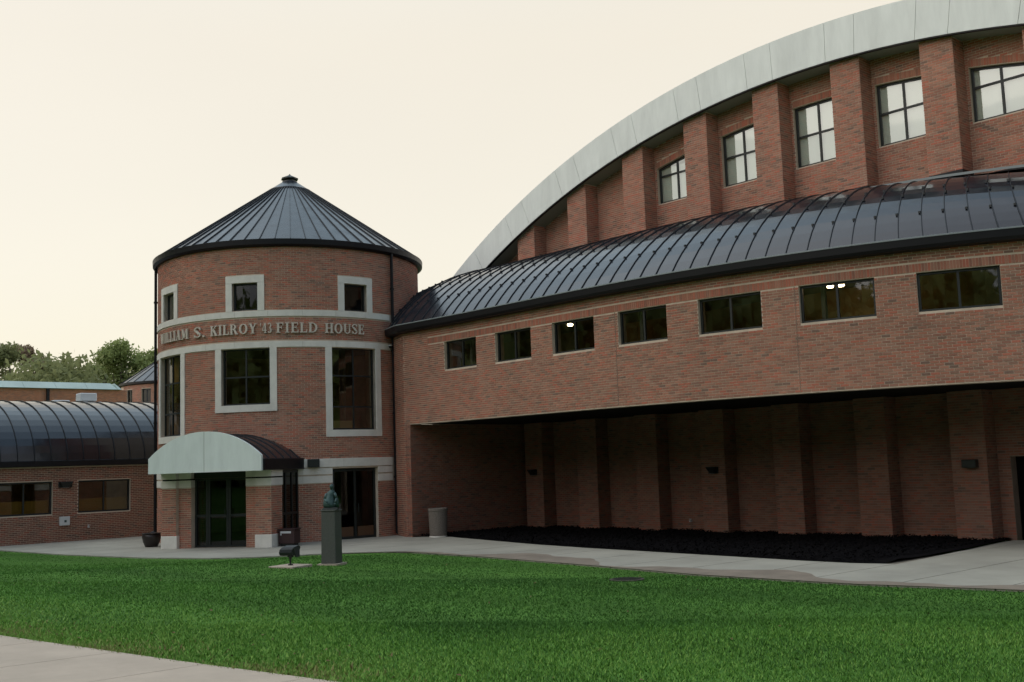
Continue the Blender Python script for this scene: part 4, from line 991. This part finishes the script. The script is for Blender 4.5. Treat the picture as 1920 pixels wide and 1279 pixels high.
# horizontal lamp housing: rounded body lying across the view, tilted up at the statue
def FL(u, v): # u forward (towards statue), v across
    d = np.array([.05, 1.0]); d /= np.linalg.norm(d); w = np.array([RT[0], RT[1]]); return (FX + d[0] * u + w[0] * v, FY + d[1] * u + w[1] * v)
mb = MB(); pr = [(-.10, .02), (-.12, .08), (-.10, .15), (-.04, .20), (.08, .24), (.12, .19), (.08, .08), (.0, .0)]
A = [(*FL(u, -.16), fz + .25 + z) for u, z in pr]; B = [(*FL(u, .13), fz + .25 + z) for u, z in pr]
mb.poly(A); mb.poly(B[::-1])
for i in range(len(pr)): j = (i + 1) % len(pr); mb.quad(A[i], B[i], B[j], A[j])
part('housing', mb, M_FRAME, T, bevel=.012)
mb = MB(); mb.quad((*FL(.088, -.14), fz + .492), (*FL(.088, .11), fz + .492), (*FL(.128, .11), fz + .443), (*FL(.128, -.14), fz + .443)); part('lens', mb, M_GLASSD, T)
mb = MB(); mb.hexa([(*FL(-.05, .15), fz + .22), (*FL(.03, .15), fz + .22), (*FL(.03, .19), fz + .22), (*FL(-.05, .19), fz + .22), (*FL(-.09, .135), fz + .43), (*FL(.07, .135), fz + .45), (*FL(.07, .155), fz + .45), (*FL(-.09, .155), fz + .43)]); mb.box(FX - .05, FX + .05, FY - .05, FY + .05, fz + .22, fz + .28); part('yoke', mb, M_FRAME, T)

# pedestal and bust
PX, PY = 6.68, -12.53; pz = gz(PX, PY)
T = thing('pedestal', 'tall grey granite pillar pedestal standing on the lawn', 'pedestal', (PX, PY, pz))
def PP(u, v): 
    c_, s_ = cos(rad(-58)), sin(rad(-58)); return (PX + u * c_ - v * s_, PY + u * s_ + v * c_)
mb = MB(); z0 = pz - .03; 
mb.hexa([(*PP(-.19, -.19), z0), (*PP(.19, -.19), z0), (*PP(.19, .19), z0), (*PP(-.19, .19), z0), (*PP(-.18, -.18), pz + 1.26), (*PP(.18, -.18), pz + 1.26), (*PP(.18, .18), pz + 1.26), (*PP(-.18, .18), pz + 1.26)]); part('shaft', mb, M_GRAN, T, bevel=.012)
mb = MB(); mb.lbox(PP, -.195, .195, -.195, .195, pz + 1.262, pz + 1.30); part('cap', mb, M_GRAN, T, bevel=.008)
mb = MB(); mb.lbox(PP, -.27, .27, -.27, .27, pz - .03, pz + .03); part('footing', mb, M_CONC2, T)
# seated-looking bronze figure: cloaked torso leaning left, dark head, arm, small base
bz = pz + 1.30
ST = thing('bust_statue', 'small green bronze figure statue on the granite pedestal', 'statue', (PX, PY, bz))
d2 = np.array([RT[0], RT[1]])
def SP(v, u, z): return (PX + d2[0] * v - FH[0] * u, PY + d2[1] * v - FH[1] * u, bz + z)
mb = MB(); mb.hexa([SP(-.20, .15, 0), SP(.19, .15, 0), SP(.19, -.15, 0), SP(-.20, -.15, 0), SP(-.18, .13, .05), SP(.17, .13, .05), SP(.17, -.13, .05), SP(-.18, -.13, .05)]); part('base', mb, M_BRONZE, ST, bevel=.01)
def blob(rings, n=18):
    mb = MB(); i0 = 0; V_ = []
    for (v, u, z, rv, ru) in rings:
        for k in range(n):
            t = 2 * pi * k / n; fold = 1 + .06 * sin(5 * t + z * 20); V_.append(SP(v + rv * cos(t) * fold, u + ru * sin(t) * fold, z))
    mb.v = V_
    for r in range(len(rings) - 1):
        for k in range(n): j = (k + 1) % n; mb.f.append((r * n + k, r * n + j, (r + 1) * n + j, (r + 1) * n + k)); mb.t.append(None); mb.mi.append(0)
    mb.f.append(tuple(range(n))[::-1]); mb.f.append(tuple((len(rings) - 1) * n + k for k in range(n))); mb.t += [None] * 2; mb.mi += [0] * 2
    return mb
# body: base, lap, torso, shoulders, neck, head in one continuous skin
part('body', blob([(-.02, 0, .05, .155, .12), (-.03, .01, .10, .165, .13), (-.04, .01, .18, .145, .12), (-.035, 0, .26, .115, .10), (-.02, 0, .34, .10, .085), (.0, 0, .40, .10, .07), (.015, 0, .445, .065, .055), (.02, .0, .465, .034, .034), (.02, .005, .485, .034, .036), (.022, .01, .51, .046, .05), (.024, .01, .545, .052, .058), (.024, .005, .58, .046, .052), (.024, 0, .605, .022, .026)]), M_PATINA, ST, smooth=True)
part('hair', blob([(.026, -.012, .54, .058, .056), (.026, -.008, .575, .056, .060), (.026, -.004, .605, .036, .040), (.026, 0, .62, .012, .014)]), M_BRONZE, ST, smooth=True)
mb = MB()
for (p0, p1, r0, r1) in (((.085, .02, .39), (.14, .04, .26), .038, .032), ((.14, .04, .26), (.12, .13, .16), .032, .024), ((-.09, .02, .38), (-.15, .05, .25), .038, .032), ((-.15, .05, .25), (-.06, .14, .17), .032, .024)): mb.tube(SP(*p0), SP(*p1), r0, 10, r1)
part('sleeve', mb, M_PATINA, ST, smooth=True)
mb = MB()
for (v, u, z) in ((.115, .145, .15), (-.05, .15, .165)):
    for k in range(5): e = (k - 2) * .012; mb.tube(SP(v + e * .5, u - .01, z), SP(v + e, u + (.045 - abs(k - 1.5) * .006), z - .018), .007, 6, .005)
part('hand', mb, M_PATINA, ST)
part('cloak', blob([(.135, -.03, .05, .06, .10), (.14, -.03, .14, .055, .095), (.125, -.03, .25, .045, .085), (.10, -.03, .36, .03, .06)]), mat('deep_green_bronze', (.03, .075, .06), .5, metal=.3), ST, smooth=True)

# small soil marks in the lawn (round cover)
cx_, cy_ = 14.81, -11.06; T = thing('drain_cover', 'faint rusty flat drain cover set in the lawn near the path', 'drain cover', (cx_, cy_, gz(cx_, cy_))); mb = MB(); mb.lathe((cx_, cy_, gz(cx_, cy_)), [(.34, -.02), (.34, .012), (.30, .016), (.001, .016)], 24); part('rim', mb, mat('rusty_iron', (.05, .042, .03), .9), T); mb = MB()
for k in range(-3, 4): w = sqrt(.27 ** 2 - (k * .075) ** 2); mb.box(cx_ - w, cx_ + w, cy_ + k * .075 - .02, cy_ + k * .075 + .02, gz(cx_, cy_) + .0165, gz(cx_, cy_) + .021)
part('grate', mb, M_BRONZE, T)

# ------------------------------------------------------------------ far red building
RB = thing('red_brick_building', 'long distant orange brick building with pale green roof behind the low wing', 'building', (-50, -10, 0))
PR = flat(-50, -30, -50, 6.0); mb = MB(); wall(mb, PR, 0, PR.len, 0, 8.82, thick=.3); part('wall', mb, M_MORTAR, RB)
mb = MB()
for b in lay(PR, 24, 36, 7.6, 8.82): brick_mesh(mb, [b])
stuff(part('bricks', mb, M_REDB, RB))
for y in (-14.0, -6.9, .24): mb = MB(); mb.box(-49.99, -49.86, y - .1, y + .1, 0, 8.8); part('downpipe', mb, M_GUTTER, RB)
for y0 in np.arange(-30, 5.4, 2.2):
    y1 = min(y0 + 2.18, 5.5); mb = MB(); mb.hexa([(-49.75, y0, 8.83), (-49.75, y1, 8.83), (-51.5, y1, 8.83), (-51.5, y0, 8.83), (-50.4, y0, 9.32), (-50.4, y1 - (.3 if y1 > 5 else 0), 9.32), (-51.5, y1, 9.32), (-51.5, y0, 9.32)]); part('roof_panel', mb, M_VERD, RB)
mb = MB(); mb.box(-80, -50.3, -30, 5.9, 0, 8.8); part('rear_volume', mb, M_MORTAR, RB)

# ------------------------------------------------------------------ trees
def leaf_mat(name, c0, c1, c2):
    m = bpy.data.materials.new(name); m.use_nodes = True; t = m.node_tree; b = t.nodes['Principled BSDF']; b.inputs['Roughness'].default_value = .8; b.inputs['Specular IOR Level'].default_value = .2
    a = N(t, 'ShaderNodeAttribute'); a.attribute_name = 'tone'; r = N(t, 'ShaderNodeValToRGB'); link(t, a.outputs['Fac'], r.inputs[0]); e = r.color_ramp.elements
    e[0].color = (*c0, 1); e[1].color = (*c2, 1); k = e.new(.5); k.color = (*c1, 1); link(t, r.outputs[0], b.inputs['Base Color'])
    tl = N(t, 'ShaderNodeBsdfTranslucent'); link(t, r.outputs[0], tl.inputs[0]); mx = N(t, 'ShaderNodeMixShader'); mx.inputs[0].default_value = .45; link(t, b.outputs[0], mx.inputs[1]); link(t, tl.outputs[0], mx.inputs[2]); link(t, mx.outputs[0], t.nodes['Material Output'].inputs[0])
    return m
M_LF = [leaf_mat('leaf_olive', (.15, .17, .08), (.25, .27, .12), (.34, .36, .16)), leaf_mat('leaf_green', (.22, .26, .09), (.32, .38, .14), (.42, .48, .20)), leaf_mat('leaf_rusty', (.20, .15, .10), (.30, .22, .15), (.33, .26, .17)), leaf_mat('leaf_dark', (.03, .05, .015), (.05, .075, .02), (.07, .10, .03))]
def leaf_mesh(name, lobes, n, size, m, rg, kind=None):
    """lobes: (x,y,z,rx,ry,rz); leaf cards scattered near lobe shells"""
    L = np.array(lobes); wts = (L[:, 3] * L[:, 4] * L[:, 5]) ** (2 / 3); idx = rg.choice(len(L), n, p=wts / wts.sum())
    d = rg.normal(size=(n, 3)); d /= np.linalg.norm(d, axis=1)[:, None]; rr = rg.random(n) ** .33 * (1 + rg.normal(size=n) * .12)
    C = L[idx, :3] + d * rr[:, None] * L[idx, 3:6]
    u = rg.normal(size=(n, 3)); u /= np.linalg.norm(u, axis=1)[:, None]; w = np.cross(u, d + .3 * rg.normal(size=(n, 3))); w /= np.linalg.norm(w, axis=1)[:, None] + 1e-9
    s = size * rg.uniform(.6, 1.4, n)[:, None]
    V_ = np.stack([C - u * s - w * s * .2, C + w * s * .55 - u * s * .1, C + u * s, C - w * s * .6 + u * s * .1], 1).reshape(-1, 3)
    me = bpy.data.meshes.new(name); me.vertices.add(4 * n); me.vertices.foreach_set('co', V_.ravel()); me.loops.add(4 * n); me.loops.foreach_set('vertex_index', np.arange(4 * n)); me.polygons.add(n); me.polygons.foreach_set('loop_start', np.arange(0, 4 * n, 4)); me.polygons.foreach_set('loop_total', np.full(n, 4))
    at = me.attributes.new('tone', 'FLOAT', 'FACE'); lobetone = rg.random(len(L)); tone = np.clip(.5 * lobetone[idx] + .5 * rg.random(n), 0, 1); at.data.foreach_set('value', tone.astype(np.float32))
    me.materials.append(m); me.update(); me.validate(); o = bpy.data.objects.new(name, me); link_obj(o); return o
def tree(x, y, h, r, k, label, n=2600, z0=0, loose=False, seed=0):
    rg = np.random.default_rng(100 + seed); T = thing('tree', label, 'tree', (x, y, z0), group='trees beyond the buildings')
    mb = MB(); top = z0 + h * .75; mb.tube((x, y, z0), (x + rg.normal() * .3, y, z0 + h * .4), .28, 8, .2); 
    for j in range(6): a = rg.uniform(0, 2 * pi); q_ = rg.uniform(.35, .55); mb.tube((x, y, z0 + h * q_), (x + cos(a) * r * .7, y + sin(a) * r * .7, z0 + h * (q_ + .3)), .12, 6, .03)
    mb.tube((x, y, z0 + h * .4), (x, y, z0 + h * .92), .2, 8, .05); part('trunk', mb, M_DRYW, T)
    lobes = []
    for j in range(16 if not loose else 11):
        a = rg.uniform(0, 2 * pi); f_ = rg.uniform(.15, .85); zz = z0 + h * rg.uniform(.22, .93); sp = r * (1 - abs((zz - z0) / h - .5) * .9) * f_; s = r * rg.uniform(.22, .42) * (.75 if loose else 1)
        lobes.append((x + cos(a) * sp, y + sin(a) * sp, zz, s, s, s * .75))
    lobes.append((x, y, z0 + h * .9, r * .28, r * .28, r * .3))
    o = leaf_mesh('crown', lobes, n, .20 if not loose else .18, M_LF[k], rg); fix_parent(o, T)
F2 = FH[:2]; R2 = RT[:2]
def at_px(px, D):    # where a tree stands so that it fills the gap in the skyline
    p = CAM[:2] + F2 * D + R2 * ((px - 960) / 2047 * D); return float(p[0]), float(p[1])
TL = [(-42, 132, 19.5, 5.5, 0, 'olive tree cut by the left edge of the picture'), (12, 128, 19.4, 4.3, 0, 'olive tree with ragged open crown at far left'), (42, 132, 19.6, 4.0, 2, 'tree with rusty reddish crown at far left'), (75, 130, 17.8, 3.8, 2, 'thin tree with brownish crown right of the reddish one'), (105, 134, 16.8, 4.0, 0, 'low olive tree where the skyline dips'),
      (135, 138, 16.9, 4.2, 0, 'rounded olive tree in the middle of the skyline dip'), (165, 136, 17.4, 4.0, 1, 'green tree right of the skyline dip'), (192, 134, 18.6, 3.6, 1, 'slender green tree with wispy top'), (222, 130, 19.6, 4.6, 1, 'tallest bright green tree left of the far round tower'), (252, 132, 18.4, 4.8, 1, 'full green tree directly behind the far round tower'), (285, 134, 18.6, 4.4, 1, 'green tree touching the left edge of the near tower'), (320, 134, 18, 4.4, 1, 'green tree hidden mostly behind the near tower')]
for i, (px, D, h, r, k, lab) in enumerate(TL):
    x, y = at_px(px, D); tree(x, y, h, r, k, lab, n=9000, loose=(k == 2 or i == 7), seed=i)
rg = np.random.default_rng(5); lob = []
for k in range(90):
    x, y = at_px(rg.uniform(-260, 420), rg.uniform(112, 150)); s = rg.uniform(2.2, 4); lob.append((x, y, rg.uniform(4, 14.2), s, s, s * .8))
o = leaf_mesh('understorey', lob, 40000, .36, M_LF[0], rg); tag(o, 'dense green understorey filling the gaps between the far trees', 'undergrowth', kind='stuff')
# the wooded slope across the lawn behind the photographer: seen in the window reflections
lob = []
for k in range(540):
    az = rad(rg.uniform(172, 400)); D = rg.uniform(46, 62); s = rg.uniform(3.6, 6); lob.append((CAM[0] + D * cos(az), CAM[1] + D * sin(az), rg.uniform(1, 17), s, s, s * .9))
o = leaf_mesh('woodland', lob, 60000, 1.15, M_LF[1], rg); tag(o, 'woodland across the lawn mirrored in the windows', 'woodland', kind='stuff')

# ------------------------------------------------------------------ grass
def grass_mat():
    m = bpy.data.materials.new('grass_blade'); m.use_nodes = True; t = m.node_tree; b = t.nodes['Principled BSDF']; b.inputs['Roughness'].default_value = .75; b.inputs['Specular IOR Level'].default_value = .25
    a = N(t, 'ShaderNodeAttribute'); a.attribute_name = 'tone'; r = N(t, 'ShaderNodeValToRGB'); link(t, a.outputs['Fac'], r.inputs[0]); e = r.color_ramp.elements
    e[0].color = (.036, .10, .018, 1); e[1].color = (.26, .18, .09, 1); e[1].position = 1
    for p_, c_ in ((.35, (.055, .155, .024)), (.62, (.135, .31, .045)), (.86, (.24, .40, .08))): k = e.new(p_); k.color = (*c_, 1)
    link(t, r.outputs[0], b.inputs['Base Color']); return m
def build_grass():
    rg = np.random.default_rng(11)
    P_ = []
    # density falls off with distance from the camera
    for (D0, D1, n, h) in ((5.5, 10, 140000, .036), (10, 15, 110000, .034), (15, 22, 90000, .028), (22, 30, 60000, .022), (30, 38, 30000, .016)):
        D = np.sqrt(rg.uniform(D0 * D0, D1 * D1, n)); px = rg.uniform(-120, 2040, n); xy = CAM[:2] + F2 * D[:, None] + R2 * ((px - 960) / 2047 * D)[:, None]
        P_.append(np.column_stack([xy, np.full(n, h), D]))
    # rough taller edge along the near sidewalk
    n = 34000; s = rg.uniform(-4, 8, n); d = -rg.exponential(.22, n) + .05; xy = SWA + SWD * s[:, None] + SWN * d[:, None]; P_.append(np.column_stack([xy, rg.uniform(.05, .095, n), np.full(n, 7.0)])); edge0 = sum(len(a) for a in P_[:-1])
    A = np.concatenate(P_); isedge = np.arange(len(A)) >= edge0
    keep = (A[:, 1] < np.interp(A[:, 0], EX, EY) - .02); sd = (A[:, 0] - SWA[0]) * SWN[0] + (A[:, 1] - SWA[1]) * SWN[1]
    keep &= (sd < .015 + (.05 + .05 * np.sin(A[:, 0] * 5 + 2 * np.sin(A[:, 0] * 13)) + .04 * np.sin(A[:, 0] * 17)) * (isedge)) 
    dist = np.hypot(A[:, 0] - FX, A[:, 1] - FY); keep &= dist > .4
    A = A[keep]; isedge = isedge[keep]; sd = sd[keep]; n = len(A)
    z = gza(A[:, 0], A[:, 1]) - .012; h = A[:, 2] * rg.uniform(.5, 1.35, n); w = .0035 + .0008 * A[:, 3] * .5; an = rg.uniform(0, 2 * pi, n); w = np.where(isedge, w * rg.uniform(.8, 3.2, n), w); h = np.where(isedge, h * .62, h); ln = rg.uniform(.2, 1.0, n) * h; la = rg.uniform(0, 2 * pi, n)
    bx, by = np.cos(an) * w, np.sin(an) * w
    base = np.column_stack([A[:, 0], A[:, 1], z]); off_ = np.column_stack([bx, by, np.zeros(n)]); tip = base + np.column_stack([np.cos(la) * ln, np.sin(la) * ln, h])
    V_ = np.stack([base - off_, base + off_, tip], 1).reshape(-1, 3)
    me = bpy.data.meshes.new('grass'); me.vertices.add(3 * n); me.vertices.foreach_set('co', V_.ravel()); me.loops.add(3 * n); me.loops.foreach_set('vertex_index', np.arange(3 * n)); me.polygons.add(n); me.polygons.foreach_set('loop_start', np.arange(0, 3 * n, 3)); me.polygons.foreach_set('loop_total', np.full(n, 3))
    pn = np.sin(A[:, 0] * 1.3 + np.sin(A[:, 1] * 2.1)) * .5 + np.sin(A[:, 1] * 1.7 + A[:, 0] * .6) * .5
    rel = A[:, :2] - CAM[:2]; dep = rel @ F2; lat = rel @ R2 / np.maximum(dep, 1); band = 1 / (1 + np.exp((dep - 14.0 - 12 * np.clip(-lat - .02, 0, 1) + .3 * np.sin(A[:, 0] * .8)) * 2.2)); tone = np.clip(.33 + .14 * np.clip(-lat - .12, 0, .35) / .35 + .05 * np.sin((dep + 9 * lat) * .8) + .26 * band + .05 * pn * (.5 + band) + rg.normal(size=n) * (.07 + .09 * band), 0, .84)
    dry = isedge & (rg.random(n) < .42 * np.clip(1 + .8 * np.sin(A[:, 0] * 2.3), 0, 2)); tone[dry] = rg.uniform(.86, 1, dry.sum())
    at = me.attributes.new('tone', 'FLOAT', 'FACE'); at.data.foreach_set('value', tone.astype(np.float32)); me.materials.append(grass_mat()); me.update(); me.validate()
    o = bpy.data.objects.new('grass', me); link_obj(o); tag(o, 'short green grass blades of the lawn', 'grass', kind='stuff')
build_grass()
def build_litter():
    rg = np.random.default_rng(21); mb = MB()
    for k in range(420):
        D = rg.uniform(7, 26); px = rg.uniform(-50, 1980); p = CAM[:2] + F2 * D + R2 * ((px - 960) / 2047 * D)
        if p[1] > edge_y(p[0]) - .1 or sw_d(p[0], p[1]) > -.05: continue
        if k % 3 and abs(sw_d(p[0], p[1])) > 1.5: continue
        x, y = p; z = gz(x, y) + .022; L = rg.uniform(.018, .04); a = rg.uniform(0, 2 * pi); c, s_ = cos(a), sin(a); u = rg.uniform(-.015, .015)
        P4 = [(-L, 0, u), (-.2 * L, -.55 * L, .004), (L, 0, -u), (.1 * L, .5 * L, .012)]
        mb.poly([(x + c * q[0] - s_ * q[1], y + s_ * q[0] + c * q[1], z + q[2]) for q in P4])
    o = mb.build('leaf_litter', mat('dry_leaf', (.16, .095, .045), .9, noise=(12, .5, 3))); tag(o, 'small dry brown leaves scattered on the lawn', 'leaves', kind='stuff')
build_litter()
